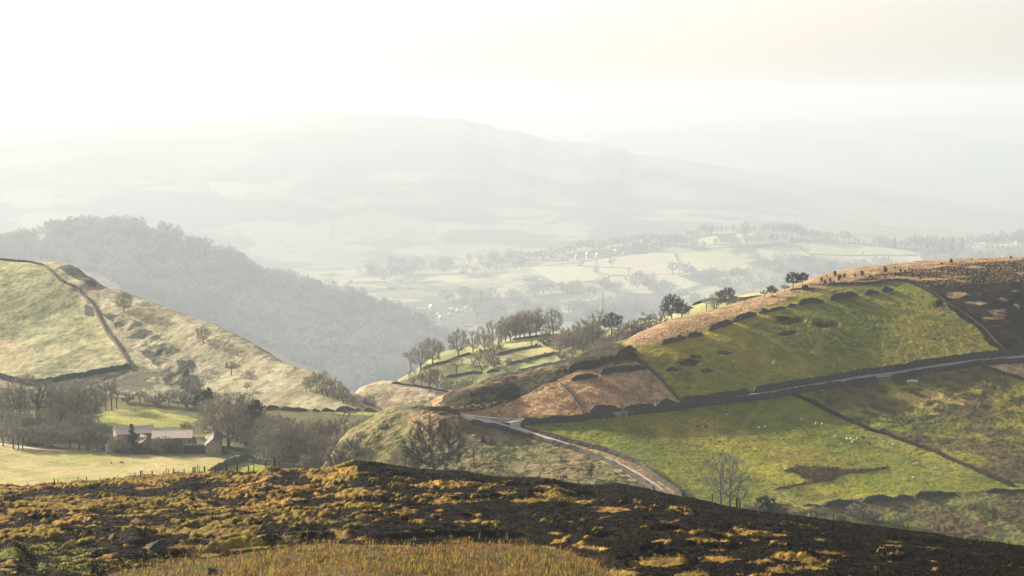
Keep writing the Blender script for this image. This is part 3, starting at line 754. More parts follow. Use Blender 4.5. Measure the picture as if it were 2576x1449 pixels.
def make_tree(key, seed, H=12., tb=.22, cw=.42, ch=.40, cz=.60, na=240, nt=3000, tl=1.25, tw=.06, r0=.028, expo=2.25, shell=.35, dome=.55, lean=(0, 0), up=.12, tm_=None, cm_=None, dk=.65, step=.45, upb=.3, stems=1, rt=.32):
    r = np.random.default_rng(seed)
    A = ellipsoid(r, na, np.array([0, 0, cz * H]), np.array([cw * H, cw * H, ch * H]), shell, dome)
    A[:, 0] += .06 * H * np.sin(A[:, 2] * 1.1 + seed); A[:, 1] += .06 * H * np.cos(A[:, 2] * .9 + seed)
    # a few bites out of the outline
    for _ in range(4):
        b = A[r.integers(len(A))]; A = A[np.linalg.norm(A - b, axis=1) > .11 * H]
    k = max(3, int(tb * H / step)); tr = [np.array([lean[0] * (i / k) ** 1.5 + .05 * math.sin(i + seed), lean[1] * (i / k) ** 1.5 + .05 * math.cos(2 * i), i * step - .5]) for i in range(k + 2)]
    nodes, par = colonize(seed, A, tr, di=.75 * H, dk=dk, step=step, up=up)
    reg(key, H, *skeleton_meshes(nodes, par, seed, H, r0, expo, nt, tl, tw, upb, np.array([0, 0, cz * H * .7]), 0, tm_ or M_bark, cm_ or M_twig, key, rtrunk=rt))

def make_multi(key, seed, H, stems, nt, tl, tw, spread, cm_=M_twig, tm_=M_bark, na=60, cwd=.16, low=.25, r0=.03):
    """several stems rising from one stool"""
    r = np.random.default_rng(seed); ALLN, ALLP = [], []
    tms, cms = [], []
    A = []
    for k in range(stems):
        a = 2 * math.pi * k / stems + r.random(); c = np.array([math.cos(a) * spread, math.sin(a) * spread, H * (.62 + .1 * r.random())])
        A.append(ellipsoid(r, na, c, np.array([cwd * H, cwd * H, (.36 - .3 * low) * H * 1.3]), 0))
    A = np.concatenate(A)
    tr = [np.array([0, 0, -.5 + .5 * i]) for i in range(4)]
    nodes, par = colonize(seed, A, tr, di=H, dk=.7, step=.42, up=.25)
    reg(key, H, *skeleton_meshes(nodes, par, seed, H, r0, 2.2, nt, tl, tw, .6, np.array([0, 0, H * .4]), 0, tm_, cm_, key, rtrunk=.22))

def make_conifer(key, seed, H=13., base=.1, wid=.22, n=1500, shape=1.0, m=M_needle, size=.75):
    r = np.random.default_rng(seed)
    tb = MB(); 
    zs = np.linspace(-.5, H * .96, 9)
    pts = [Vector((.12 * math.sin(z + seed), .12 * math.cos(z * .7), z)) for z in zs]
    V, F = [], []
    for i in range(8):
        ra, rb = .24 * (1 - zs[i] / H) + .03, .24 * (1 - zs[i + 1] / H) + .02
        b = len(V)
        for p, q in ((pts[i], ra), (pts[i + 1], rb)):
            for j in range(6): V.append((p.x + q * math.cos(j * math.pi / 3), p.y + q * math.sin(j * math.pi / 3), p.z))
        F += [(b + j, b + (j + 1) % 6, b + 6 + (j + 1) % 6, b + 6 + j) for j in range(6)]
    tmesh = mesh_np(key + '_trunk', np.array(V), np.array(F), [M_bark], True)
    TV, TF = [], []
    nb = 60
    boughs = []
    for k in range(nb):
        f = (k + r.random()) / nb; z = H * (base + (1 - base) * f); a = r.random() * 6.28
        L = wid * H * ((1 - f) ** shape * (1.0) + .05) * (.7 + .55 * r.random())
        if base > .3: L = wid * H * math.sqrt(max(.02, 1 - (2 * f - 1) ** 2)) * (.6 + .6 * r.random())
        boughs.append((z, a, L))
    for _ in range(n):
        z, a, L = boughs[r.integers(nb)]; q = r.random() ** .6
        p = np.array([math.cos(a) * L * q, math.sin(a) * L * q, z - .18 * L * q * q + r.normal(0, .12)]) + r.normal(0, .16, 3)
        s = size * (.5 + .8 * r.random()); d1 = r.normal(0, 1, 3); d1[:2] += np.array([math.cos(a), math.sin(a)]) * 1.2; d1 /= np.linalg.norm(d1); d2 = np.cross(d1, r.normal(0, 1, 3)); d2 /= np.linalg.norm(d2)
        b = len(TV); TV += [p - d1 * s * .4, p + d2 * s * .28, p + d1 * s * .6, p - d2 * s * .28]; TF += [(b, b + 1, b + 2), (b, b + 2, b + 3)]
    cm = mesh_np(key + '_crown', np.array(TV), np.array(TF), [m], False)
    reg(key, H, tmesh, cm)

make_tree('oak', 1, cw=.52, ch=.46, cz=.53, nt=4000, na=420, tb=.14, dome=.75)
make_tree('oak2', 2, cw=.44, ch=.45, cz=.54, nt=3600, na=400, tb=.16, dome=.75)
make_tree('dome', 3, H=13, cw=.42, ch=.40, cz=.58, nt=6500, na=420, tw=.065, cm_=M_twigdark, tb=.2, dome=.5)
make_tree('dome2', 4, H=13, cw=.48, ch=.42, cz=.56, nt=7000, na=440, tw=.065, cm_=M_twigdark, tb=.15, dome=.6)
make_tree('spread', 5, H=11, cw=.62, ch=.48, cz=.52, nt=5200, na=460, tb=.10, dome=.8, tl=1.0, tw=.06, cm_=M_twigdark)
make_tree('ash', 6, H=15, cw=.31, ch=.44, cz=.55, nt=2400, na=300, up=.3, tb=.18, dome=.8)
make_tree('ash2', 7, H=15, cw=.36, ch=.44, cz=.55, nt=2600, na=320, up=.3, tb=.2, lean=(.6, 0), dome=.8)
make_tree('thin', 8, H=13, cw=.20, ch=.42, cz=.58, nt=1100, na=100, up=.35, tb=.3, rt=.2)
make_tree('open', 9, H=10, cw=.42, ch=.36, cz=.62, nt=1100, na=110, tb=.25, dome=.4, tl=.8, tw=.055)
make_tree('big', 10, H=20, cw=.44, ch=.46, cz=.52, nt=7500, na=520, tb=.10, step=.65, dk=.95, tl=1.7, tw=.07, rt=.5, dome=.85)
make_tree('ivy', 11, H=17, cw=.26, ch=.34, cz=.66, nt=2200, na=150, tb=.42, up=.3, tm_=M_ivy, rt=.75)
make_tree('sapling', 12, H=6, cw=.22, ch=.46, cz=.52, nt=1500, na=160, tb=.08, step=.3, dk=.3, tl=.8, tw=.045, up=.4, dome=.95, shell=.0, cm_=M_twigdark, rt=.12)
make_tree('larch', 13, H=17, cw=.12, ch=.44, cz=.54, nt=1500, na=130, tb=.4, up=.1, cm_=M_twigrust, rt=.22, tl=.9)
make_tree('bush', 14, H=4, cw=.62, ch=.55, cz=.48, nt=1900, na=120, tb=.08, step=.3, dk=.45, tl=.7, tw=.07, rt=.16, dome=.8)
make_tree('bushdark', 15, H=4, cw=.60, ch=.55, cz=.48, nt=3000, na=120, tb=.08, step=.3, dk=.45, tl=.6, tw=.12, rt=.16, dome=.8, cm_=M_gorse)
make_tree('bushgold', 16, H=5, cw=.50, ch=.50, cz=.50, nt=2200, na=120, tb=.08, step=.3, dk=.45, tl=.8, tw=.07, rt=.16, dome=.8, cm_=M_twiggold)
make_tree('rust', 17, H=12, cw=.38, ch=.46, cz=.52, nt=4200, na=320, tb=.10, dome=.85, cm_=M_twigrust)
make_tree('pale', 18, H=9, cw=.32, ch=.42, cz=.55, nt=2400, na=150, tb=.2, cm_=M_twiggold, up=.3)
make_tree('hawthorn', 19, H=7, cw=.48, ch=.40, cz=.60, nt=2600, na=150, tb=.22, step=.4, dk=.6, tl=.6, tw=.06, dome=.45, rt=.2)
make_tree('seed', 20, H=3, cw=.26, ch=.47, cz=.52, nt=1100, na=120, tb=.06, step=.2, dk=.2, tl=.5, tw=.06, dome=.95, shell=.0, rt=.1, cm_=M_gorse, up=.3)
make_multi('vase', 21, 14, 4, 1500, 1.0, .045, 2.3, tm_=M_barkpale, na=50, cwd=.15)
make_multi('vase2', 22, 14, 5, 1900, 1.0, .045, 2.6, tm_=M_barkpale, na=50, cwd=.15)
make_conifer('pine', 31, 14, .35, .26, 1700, 1., size=1.0)
make_conifer('fir', 32, 11, .04, .22, 1900, .9)
make_conifer('yew', 33, 6, .03, .42, 1900, .5, size=.7)
make_conifer('yellowbush', 34, 4, .02, .55, 1500, .4, M_yellow, .55)
# distant ones: fewer and broader twigs
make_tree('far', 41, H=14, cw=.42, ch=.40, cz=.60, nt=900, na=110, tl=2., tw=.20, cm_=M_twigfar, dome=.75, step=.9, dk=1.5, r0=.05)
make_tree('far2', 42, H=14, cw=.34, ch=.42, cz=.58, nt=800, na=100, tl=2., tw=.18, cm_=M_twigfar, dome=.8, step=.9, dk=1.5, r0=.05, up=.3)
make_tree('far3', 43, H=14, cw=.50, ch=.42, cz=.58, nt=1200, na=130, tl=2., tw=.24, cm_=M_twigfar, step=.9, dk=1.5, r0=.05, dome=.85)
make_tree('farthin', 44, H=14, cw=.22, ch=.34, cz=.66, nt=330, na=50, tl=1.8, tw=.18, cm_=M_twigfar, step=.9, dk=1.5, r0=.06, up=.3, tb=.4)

ORD = ['', 'second', 'third', 'fourth', 'fifth', 'sixth', 'seventh', 'eighth', 'ninth', 'tenth', 'eleventh', 'twelfth']
def plant(key, patch, u, v, h, label=None, group=None, wf=1., cat='tree', name='bare_tree', rot=None, sink=.0, lean=0):
    p = patch.hit(u, v); pr = PROTO[key]
    sc = h * p.y / FOC / pr['H']
    rot = random.uniform(0, 6.28) if rot is None else rot
    if h < 24:
        o = bpy.data.objects.new(name, pr['j']); C.objects.link(o)
    else:
        o = bpy.data.objects.new(name, None); C.objects.link(o); o.empty_display_size = .5
        for nm, me in (('trunk', pr['t']), ('crown', pr['c'])):
            c = bpy.data.objects.new(nm, me); C.objects.link(c); c.parent = o
    o.location = (p.x, p.y, p.z - sink); o.scale = (sc * wf, sc * wf, sc); o.rotation_euler = (0, lean, rot)
    tag(o, label, cat, group)
    return o

def clump(patch, keys, lst, desc, place, group, name='bare_tree', cat='tree'):
    """neighbours that look alike are told apart by their order in a small clump"""
    lst = sorted(lst, key=lambda q: q[0]); n = len(lst); im = max(range(n), key=lambda i: lst[i][2])
    for i, q in enumerate(lst):
        if n == 1: lab = f'{desc} {place}'
        elif i == 0: lab = f'{desc}, leftmost {place}'
        elif i == n - 1: lab = f'{desc}, rightmost {place}'
        elif n == 3: lab = f'{desc}, middle one {place}'
        elif i <= n // 2: lab = f'{desc}, {ORD[i]} from the left {place}'
        else: lab = f'{desc}, {ORD[n - 1 - i]} from the right {place}'
        k = keys[i % len(keys)] if len(q) < 4 else q[3]
        plant(k, patch, q[0], q[1], q[2], lab, group, q[4] if len(q) > 4 else random.uniform(.9, 1.15), cat, name)
# ================================================================== WALLS, ROADS, FENCES
M_stone = simple('dry_stone', (.07, .063, .05), .95, .1, .45, 2.2, .8)
M_stonepale = simple('pale_dry_stone', (.075, .068, .045), .95, .1, .4, 2.2, .8)
M_stoneshade = simple('shaded_stone', (.022, .021, .013), .95, .05, .5, 2., .8)  # stone darkened so sun-facing sides look shaded: shade put into the colour
M_hedge = simple('hedge_twigs', (.055, .055, .03), .95, .05, .4, .5)
M_road = simple('road_surface', (.32, .28, .225), .9, .15, .15, .8, .2)
M_track = simple('stony_track', (.50, .41, .31), .9, .15, .25, .6, .4)
M_wood_ = simple('weathered_post', (.05, .042, .032), .9, .15, .35, 6)
M_wire = simple('wire', (.03, .028, .025), .8, .1, .1, 5)

def drape(patch, pts, step):
    q = [patch.hit(*p[:2]) for p in pts]
    xs = np.array([[p.x, p.y] for p in q]); L = np.concatenate([[0], np.cumsum(np.hypot(*np.diff(xs, axis=0).T))])
    n = max(3, int(L[-1] / step)); s = np.linspace(0, L[-1], n)
    x = np.interp(s, L, xs[:, 0]); y = np.interp(s, L, xs[:, 1])
    ext = [np.interp(s, L, [p[k] for p in pts]) for k in range(2, len(pts[0]))]
    if len(q) > 3:      # round the corners a little
        for _ in range(2):
            x[1:-1] = (x[:-2] + 2 * x[1:-1] + x[2:]) / 4; y[1:-1] = (y[:-2] + 2 * y[1:-1] + y[2:]) / 4
    return x, y, s, ext

def wall(name, label, patch, pts, h=1.7, th=.6, ruin=.12, seed=1, m=None, cat='stone wall', group='dry stone walls', step=1.0, taper=True):
    h, th = h * .85, th * .85
    x, y, s, _ = drape(patch, pts, step)
    if s[-1] < 26: x, y, s, _ = drape(patch, pts, .45)
    n = len(x); r = np.random.default_rng(seed)
    tx, ty = np.gradient(x), np.gradient(y); l = np.hypot(tx, ty); nx, ny = -ty / l, tx / l
    hh = h * (1 - ruin * 1.6 * np.clip(fbm(s, s * 0 + seed, 14, 4, seed) - .35, 0, 1) * 2) + r.normal(0, .05, n) * h
    if ruin > .3: hh = np.where(fbm(s, s * 0 + seed, 11, 3, seed + 50) < ruin * .75, hh * .35, hh)
    if taper:
        if s[-1] < 26: k_ = np.clip(np.minimum(s, (s[-1] - s) * .45) / 1.6, 0, 1); hh = hh * (.35 + .65 * k_)
        else: hh[0] *= .45; hh[-1] *= .45
    hh = np.clip(hh, .15, None)
    V = []; z = np.array([patch.z(a, b) for a, b in zip(x, y)])
    wob = r.normal(0, .05, (n, 7))
    for i in range(n):
        prof = ((-.62, -.5), (-.50, .5), (-.42, .9), (-.1, 1.0), (.38, .93), (.50, .5), (.62, -.5))
        for k, (a, b) in enumerate(prof):
            o = a * th + wob[i, k]; zz = z[i] + (b * hh[i] if b > 0 else b) + (wob[i, (k + 3) % 7] * .8 if b > .4 else 0)
            V.append((x[i] + nx[i] * o, y[i] + ny[i] * o, zz))
    F = [(i * 7 + k, (i + 1) * 7 + k, (i + 1) * 7 + k + 1, i * 7 + k + 1) for i in range(n - 1) for k in range(6)]
    caps = []
    for b in (0, (n - 1) * 7):
        caps += [(b, b + 1, b + 5, b + 6), (b + 1, b + 2, b + 4, b + 5)]
    o = link(name, mesh_np(name, np.array(V), np.array(F + caps), [m or M_stone], False))
    tag(o, label, cat, group); return o

def hedge(label, patch, pts, h=2.2, th=2., seed=1, group='hedgerows across the far fields', m=None):
    x, y, s, _ = drape(patch, pts, 2.5); n = len(x); r = np.random.default_rng(seed)
    V, F = [], []
    for i in range(n):
        z = patch.z(x[i], y[i]); hh = h * (.6 + .8 * fbm(s[i:i+1], s[i:i+1] * 0 + seed, 16, 3, seed)[0])
        for _ in range(9):
            p = np.array([x[i], y[i], z]) + r.normal(0, 1, 3) * (1.2, th * .4, 0); p[2] += hh * r.random()
            w = .5 + .9 * r.random(); a = r.normal(0, 1, 3); a /= np.linalg.norm(a); b_ = np.cross(a, r.normal(0, 1, 3)); b_ /= np.linalg.norm(b_)
            k = len(V); V += [p - a * w, p + b_ * w * .7, p + a * w, p - b_ * w * .7]; F.append((k, k + 1, k + 2, k + 3))
    o = link('hedge', mesh_np('hedge', np.array(V), np.array(F), [m or M_hedge], False)); tag(o, label, 'hedge', group); return o

def ribbon(name, patch, pts, m, lift=.10, label=None, ruts=False):
    """pts: (u, v, width in metres)"""
    x, y, s, (w,) = drape(patch, pts, 1.2); n = len(x); w = w * .85
    tx, ty = np.gradient(x), np.gradient(y); l = np.hypot(tx, ty); nx, ny = -ty / l, tx / l
    V = []; K = 7; r = np.random.default_rng(5)
    zc = np.array([[patch.z(x[i] + nx[i] * w[i] * o, y[i] + ny[i] * w[i] * o) for o in (-.45, 0, .45)] for i in range(n)])
    zm = zc.max(1); k_ = np.ones(9) / 9
    zs = np.convolve(np.pad(zm, 4, 'edge'), k_, 'valid')
    zs = np.maximum(zs, zm - .15)
    for i in range(n):
        for k in range(K):
            o = (k / (K - 1) - .5) * w[i] * (1.0 + .06 * math.sin(s[i] * .35 + 2 * (k > 3)))
            px, py = x[i] + nx[i] * o, y[i] + ny[i] * o
            edge = k in (0, K - 1)
            V.append((px, py, patch.z(px, py) - .25 if edge else zs[i] + lift))
    F = [(i * K + k, (i + 1) * K + k, (i + 1) * K + k + 1, i * K + k + 1) for i in range(n - 1) for k in range(K - 1)]
    o = link(name, mesh_np(name, np.array(V), np.array(F), [m], True)); tag(o, label, kind='structure'); return o

ribbon('lane', hill, P('c6', [(2040, 668, 3), (2150, 722, 3.4), (2300, 757, 3.6), (2450, 790, 4), (2576, 812, 4.2)]) + P('c7', [(40, 830, 4.4), (130, 862, 4), (260, 898, 3.6), (400, 943, 3.5), (600, 1008, 3.5), (800, 1083, 3.4), (950, 1133, 3.4), (1100, 1200, 3.4), (1250, 1275, 3.5), (1400, 1378, 3.6), (1500, 1455, 3.7), (1640, 1560, 3.8)]), M_track)
ribbon('upper_lane', hill, P('c6', [(2040, 672, 2.4), (2120, 700, 2.34), (2280, 725, 2.81), (2420, 744, 2.96), (2576, 752, 2.81)]) + P('c7', [(100, 745, 2.65), (250, 741, 2.50), (600, 712, 2.34), (880, 695, 2.34), (1070, 678, 2.34), (1450, 634, 2.34), (1700, 600, 2.34), (2000, 555, 2.34), (2430, 492, 2.65), (2576, 475, 2.65)]) + P('c8', [(350, 407, 2.65), (700, 352, 2.65), (1000, 302, 2.65), (1220, 279, 2.81), (1500, 232, 2.65), (1800, 178, 2.65), (2100, 148, 2.65), (2700, 95, 2.65)]), M_road)
ribbon('junction', hill, P('c7', [(-60, 802, 4.5), (0, 785, 5), (50, 765, 5), (95, 748, 4)]), M_track, .13)
ribbon('farm_path', farm, [(-40, 1113, 3), (0, 1117, 3), (40, 1121, 3), (100, 1131, 2.6), (170, 1134, 2)], M_track, .08)
ribbon('valley_track', knoll, P('c6', [(1340, 368, 2.6), (1440, 385, 2.6), (1600, 405, 2.6), (1760, 430, 2.6), (1920, 462, 2.6), (2060, 492, 2.6)]), M_track, .12)

c7, c8 = (lambda *p: P('c7', p)), (lambda *p: P('c8', p))
WALL = 'dry_stone_wall'
wall(WALL, 'long dark wall on the lower side of the upper lane, from junction corner to gate', hill, c7((95, 800), (110, 778), (300, 775), (600, 756), (900, 722), (1030, 706)), 2.1, .7, .08, 3)
wall(WALL, 'dark dry stone wall below the upper lane, from the wooden gate to the rough grazing', hill, c7((1100, 700), (1500, 655), (1700, 628), (2100, 575), (2576, 522)) + c8((240, 478), (650, 412), (1110, 348)), 2.1, .7, .08, 4)
wall(WALL, 'dark dry stone wall below the upper lane, beyond the pale gap at the far right', hill, c8((1235, 330), (1500, 285), (1700, 252), (2140, 188), (2700, 150)), 2.1, .7, .08, 5)
wall(WALL, 'tumbled low wall above the lane at the foot of the brown bracken field', hill, c7((780, 672), (1000, 655), (1095, 645)), 2.3, .8, .25, 6)
wall(WALL, 'broken hump of wall above the lane below the bracken field corner', hill, c7((1110, 645), (1200, 640), (1300, 628), (1435, 612)), 2.4, .8, .3, 7)
wall(WALL, 'short high stretch of wall above the lane right of the white post', hill, c7((1450, 610), (1550, 600), (1670, 590)), 2.5, .8, .15, 8)
wall(WALL, 'tall dark wall above the lane below the green field, ending at the field gap', hill, c7((1690, 582), (2000, 540), (2200, 515), (2385, 487)), 2.6, .8, .08, 9)
wall(WALL, 'longest dark wall above the upper lane, from the field gap to the right edge', hill, c7((2430, 470), (2576, 452)) + c8((300, 397), (780, 318), (1000, 280), (1500, 200), (2000, 132), (2700, 62)), 2.6, .8, .08, 10)
wall(WALL, 'thin grey wall between the brown bracken field and the big green field', hill, c7((1250, 135), (1340, 200), (1420, 262), (1520, 362), (1600, 452), (1685, 540)), 1.3, .6, .1, 11, M_stonepale)
wall(WALL, 'low pale wall crossing the bracken, left of the brown field', hill, c7((480, 372), (560, 462), (640, 562), (715, 662)), 1.1, .6, .2, 12, M_stonepale)
wall(WALL, 'short dark thick wall across the top of the brown bracken field', hill, c7((880, 280), (1000, 262), (1100, 246), (1345, 222)), 2.0, .9, .1, 13)
wall(WALL, 'broken dark wall stub left of the bracken field', hill, c7((590, 345), (680, 332), (750, 322), (860, 295)), 1.8, .9, .25, 14)
wall(WALL, 'dark wall curving over the heather hump above the bracken field', hill, c7((560, 236), (740, 196), (880, 172), (1000, 142), (1110, 128), (1240, 128)), 2.0, 1., .25, 15)
wall(WALL, 'short dark wall at the left tip of the green field, on the skyline', hill, c7((1040, 104), (1130, 72), (1245, 44)), 2.2, 1., .2, 16)
segs = [('c3', (1490, 1428), (1600, 1402), (1740, 1362)), ('c3', (1755, 1362), (1830, 1345), (1910, 1325)), ('c3', (1980, 1292), (2100, 1252), (2210, 1214)), ('c3', (2225, 1203), (2340, 1165), (2450, 1128)),
        ('c3', (2490, 1118), (2576, 1092)), ('c4', (5, 1098), (90, 1080), (170, 1062)), ('c4', (188, 1055), (230, 1046), (282, 1036)), ('c4', (300, 1034), (400, 1012), (490, 1004), (552, 994)), ('c4', (615, 978), (740, 962), (900, 935)), ('c4', (960, 925), (1040, 915), (1115, 908)), ('c4', (1140, 898), (1200, 890), (1256, 884))]
segl = ['lowest of the broken wall pieces along the top of the green field', 'small dark wall lump second from the bottom of the broken ridge wall', 'long dark wall piece below the pinkish bracken strip', 'high dark wall piece touching the long piece above the bracken strip', 'short wall stub half way up the broken ridge wall',
        'dark wall piece above the half way stub on the ridge field', 'small humped wall lump near the crater in the green field', 'long low wall piece directly above the grassy crater', 'fat dark wall mound on the upper green field', 'small peaked wall heap right of the fat mound', 'last and highest thin wall scrap in the upper green field']
for i, q in enumerate(segs): wall('ruined_wall', segl[i], hill, P(q[0], q[1:]), 2.3, 1.0, .35, 20 + i, group='broken wall pieces along the green field')
wall(WALL, 'dark boundary wall between the upper green field and the black heather', hill, P('c4', [(1500, 815), (1600, 870), (1700, 925), (1800, 1005), (2000, 1125), (2200, 1285), (2340, 1440)]) + c8((2390, 30)), .7, .7, .3, 40, M_stoneshade)
wall(WALL, 'thin wall along the brow over the upper green field', hill, P('c4', [(600, 832), (800, 826), (1000, 824), (1250, 792), (1400, 792), (1500, 812)]), 1.2, .6, .2, 41)
wall(WALL, 'thin wall across the top bracken beside the two round trees', hill, P('c4', [(215, 882), (300, 878), (400, 882), (470, 868)]), 1.0, .6, .3, 42)
wall(WALL, 'slanting wall running down between sheep pasture and brown rough grazing', hill, c8((250, 480), (400, 545), (580, 645), (850, 765), (950, 812), (1180, 885), (1600, 1035), (1850, 1145), (2200, 1295), (2480, 1415)), 1.4, .9, .3, 43, M_stoneshade)
wall(WALL, 'wall on the field side of the lane, curving down from the junction corner', hill, c7((95, 808), (150, 838), (270, 872), (400, 915), (700, 995), (1000, 1080), (1180, 1150), (1300, 1200), (1420, 1300), (1650, 1450), (1720, 1500)), 1.5, .9, .22, 44)
wall(WALL, 'wall on the near side of the lane, above the pale grass slope', hill, P('c6', [(2150, 762), (2300, 803), (2576, 868)]) + c7((200, 915), (450, 988), (700, 1066), (950, 1158), (1150, 1268), (1300, 1362), (1440, 1470)), 1.5, .8, .15, 45)
q = lambda *p: P('q', p)
ql = ['leftmost tumbled stretch of the dark wall at the bottom of the sheep pasture', 'long dark hummocky stretch of wall at the bottom of the sheep pasture', 'high dark stretch in the middle of the wall below the sheep pasture', 'dark humped stretch next to the rubble at the pasture foot', 'low dark stretch reaching the rubble heap below the sheep pasture', 'dark wall at the right edge below the sheep pasture']
for i, s_ in enumerate((q((905, 398), (970, 392), (1040, 402)), q((1055, 402), (1200, 388), (1330, 374)), q((1345, 372), (1460, 352), (1580, 345)), q((1590, 348), (1660, 344), (1740, 340)), q((1745, 338), (1900, 322), (2060, 312)), q((2280, 292), (2400, 288), (2640, 282)))):
    wall('ruined_wall', ql[i], hill, s_, 1.7, 1.2, .4, 60 + i, group='broken wall at the foot of the sheep pasture')
wall(WALL, 'low wall at the corner of the pinkish field by the right edge', hill, c8((2140, 200), (2300, 252), (2420, 295), (2640, 352)), 1.3, .7, .2, 70)
# far pasture
wall(WALL, 'wall rising along the far side of the ridge beside the bracken strip', midf, P('c3', [(1150, 1335), (1380, 1302), (1560, 1272), (1900, 1192), (2100, 1130), (2360, 1045), (2576, 965)]), 2.0, .8, .1, 80)
wall(WALL, 'dark skyline wall behind the slim tree pair on the far ridge', midf, P('c3', [(1820, 1040), (1900, 1012), (2120, 994), (2300, 984), (2400, 972), (2560, 958)]), 1.8, .8, .1, 81)
m_ = lambda *p: P('m', p)
wall(WALL, 'dark field wall under the lone bare tree in the hazy green fields', midf, m_((680, 1205), (850, 1180), (1000, 1150), (1250, 1125)), 1.8, .8, .1, 82)
wall(WALL, 'short dark wall stub right of the gap in the hazy green fields', midf, m_((1310, 1122), (1400, 1105), (1505, 1088)), 1.8, .8, .1, 83)
wall(WALL, 'dark wall with bushes across the middle of the hazy green fields', midf, m_((1600, 1018), (1800, 965), (2000, 915), (2200, 870), (2400, 820)), 1.6, 1., .1, 84)
wall(WALL, 'wall below the topmost hazy green field', midf, m_((1450, 865), (1600, 830), (1700, 798), (1900, 762), (2090, 720)), 1.6, 1., .1, 85)
wall(WALL, 'wall under the trees along the top edge of the hazy green fields', midf, m_((1690, 628), (1900, 602), (2100, 578), (2350, 545)), 1.2, .7, .1, 86)
wall(WALL, 'faint wall dropping left through the hazy green fields', midf, m_((330, 1075), (550, 1000), (740, 955), (900, 880), (1080, 835)), 1.5, .8, .1, 87)
# farm side
c5 = lambda *p: P('c5', p)
wall(WALL, 'hazy wall along the foot of the left hillside above the farm trees', farm, c5((-60, 300), (0, 318), (100, 348), (250, 385), (420, 382), (700, 325), (1000, 268), (1305, 212)), 2.8, .9, .06, 90)
wall(WALL, 'thin wall climbing the left hillside from the corner to the small cliff', farm, c5((1310, 205), (1240, 85), (1190, 5)) + P('c1', [(1060, 1282), (980, 1132), (930, 1022)]), 1.7, .8, .12, 91)
wall(WALL, 'curved wall over the brow of the left hillside', farm, P('c1', [(930, 1020), (780, 870), (600, 785), (520, 705), (440, 635), (300, 602), (150, 590), (-40, 575)]), 1.2, .8, .12, 92)
wall(WALL, 'dark field wall below the parked cars, right of the gateway', farm, c5((2100, 1312), (2200, 1245), (2340, 1185), (2480, 1155), (2576, 1160)) + P('c6', [(0, 1176)]), 2.9, .8, .06, 93, taper=False)
wall(WALL, 'dark field wall dropping from the gateway to the moor', farm, c5((1700, 1440), (1880, 1382), (1980, 1345), (2085, 1306)), 2.9, .8, .06, 94)
wall(WALL, 'dark wall along the wood behind the small green field', farm, P('c6', [(0, 1180), (200, 1212), (340, 1232), (500, 1250), (700, 1272), (880, 1296)]), 2.4, .8, .08, 95)
w_ = lambda *p: P('w', p)
for i, (s_, l_) in enumerate(((w_((340, 575), (430, 555), (528, 545)), 'leftmost leaning slab of ruined wall on the tan slope'), (w_((545, 572), (700, 585), (912, 578)), 'longest ruined wall piece on the tan slope'), (w_((990, 588), (1080, 590)), 'square block of ruined wall on the tan slope'),
    (w_((1112, 586), (1280, 592)), 'low ruined wall right of the square block on the tan slope'), (w_((1300, 590), (1430, 580), (1565, 576)), 'ruined wall piece behind the tall larch'), (w_((1575, 578), (1640, 582)), 'tiny ruined wall end left of the lone valley tree'), (w_((1690, 584), (1840, 590)), 'low wall footing under the lone valley tree'))):
    wall('ruined_wall', l_, farm, s_, 2.3, .9, .2, 100 + i, group='ruined wall pieces on the tan slope')
wall(WALL, 'faint field wall on the skyline left of the hazy wood', ridge, [(-60, 589), (0, 587), (60, 585), (112, 583)], 3.2, 1., .05, 110)
wall(WALL, 'pale wall beside the valley track on the tan knoll', knoll, P('c6', [(1360, 372), (1560, 402), (1800, 440), (1960, 472)]), 1.2, .7, .2, 111, M_stonepale)
wall(WALL, 'low stone wall round the top of the grassy knoll beside the lane', hill, P('c6', [(1400, 642), (1560, 632), (1750, 645), (1950, 660), (2060, 690)]), 1.2, .7, .25, 112, M_stonepale)

# hedges far off
e_ = lambda *p: P('e', p)
hedge('hazy hedge along the foot of the tree covered far ridge', vale, e_((0, 635), (600, 605), (1000, 575), (1500, 522), (1900, 502), (2576, 552)), 3.2, 2.5, 1)
hedge('hazy hedge under the pale field at the right of the far ridge', vale, e_((1600, 590), (1750, 702), (2200, 718), (2576, 717)) + P('f', [(500, 556), (1000, 556)]), 2.6, 2, 2)
hedge('faint hedge across the middle of the hazy slope, below the big field', vale, P('r', [(1230, 782), (1480, 775), (2100, 758)]) + e_((0, 965), (500, 965), (950, 942)), 2.8, 2.2, 3)
hedge('faint hedge left of the big hazy field with small trees in it', vale, P('r', [(800, 642), (1100, 662), (1480, 682)]), 2.4, 2, 4)
hedge('faint slanting hedge beside the church valley field', vale, P('r', [(1100, 880), (1160, 830), (1230, 782)]), 3, 2.4, 5)
hedge('thin pale edged hedge splitting the big hazy field', vale, P('r', [(2100, 458), (2150, 582)]), 2, 1.6, 6)
hedge('hazy hedge between the village gardens and the big field', vale, P('r', [(350, 648), (800, 602), (1200, 520), (1500, 482), (1830, 458), (2100, 456)]), 2.4, 2, 7)
hedge('hazy hedge dropping to the right under the far row of trees', vale, P('f', [(-50, 366), (0, 372), (400, 412), (830, 462), (1100, 458)]), 2.8, 2.2, 8)
for lst, lab, sd_ in ((m_((2040, 730), (2200, 705), (2290, 715)), 'low bushy hedge at the edge of the topmost hazy green field', 9), (c7((-300, 60), (-200, 40), (-120, 25)), 'small hedge scrap among the hazy green fields', 10)):
    hedge(lab, midf, lst, 2.6, 2., sd_, 'hedges among the hazy green fields')

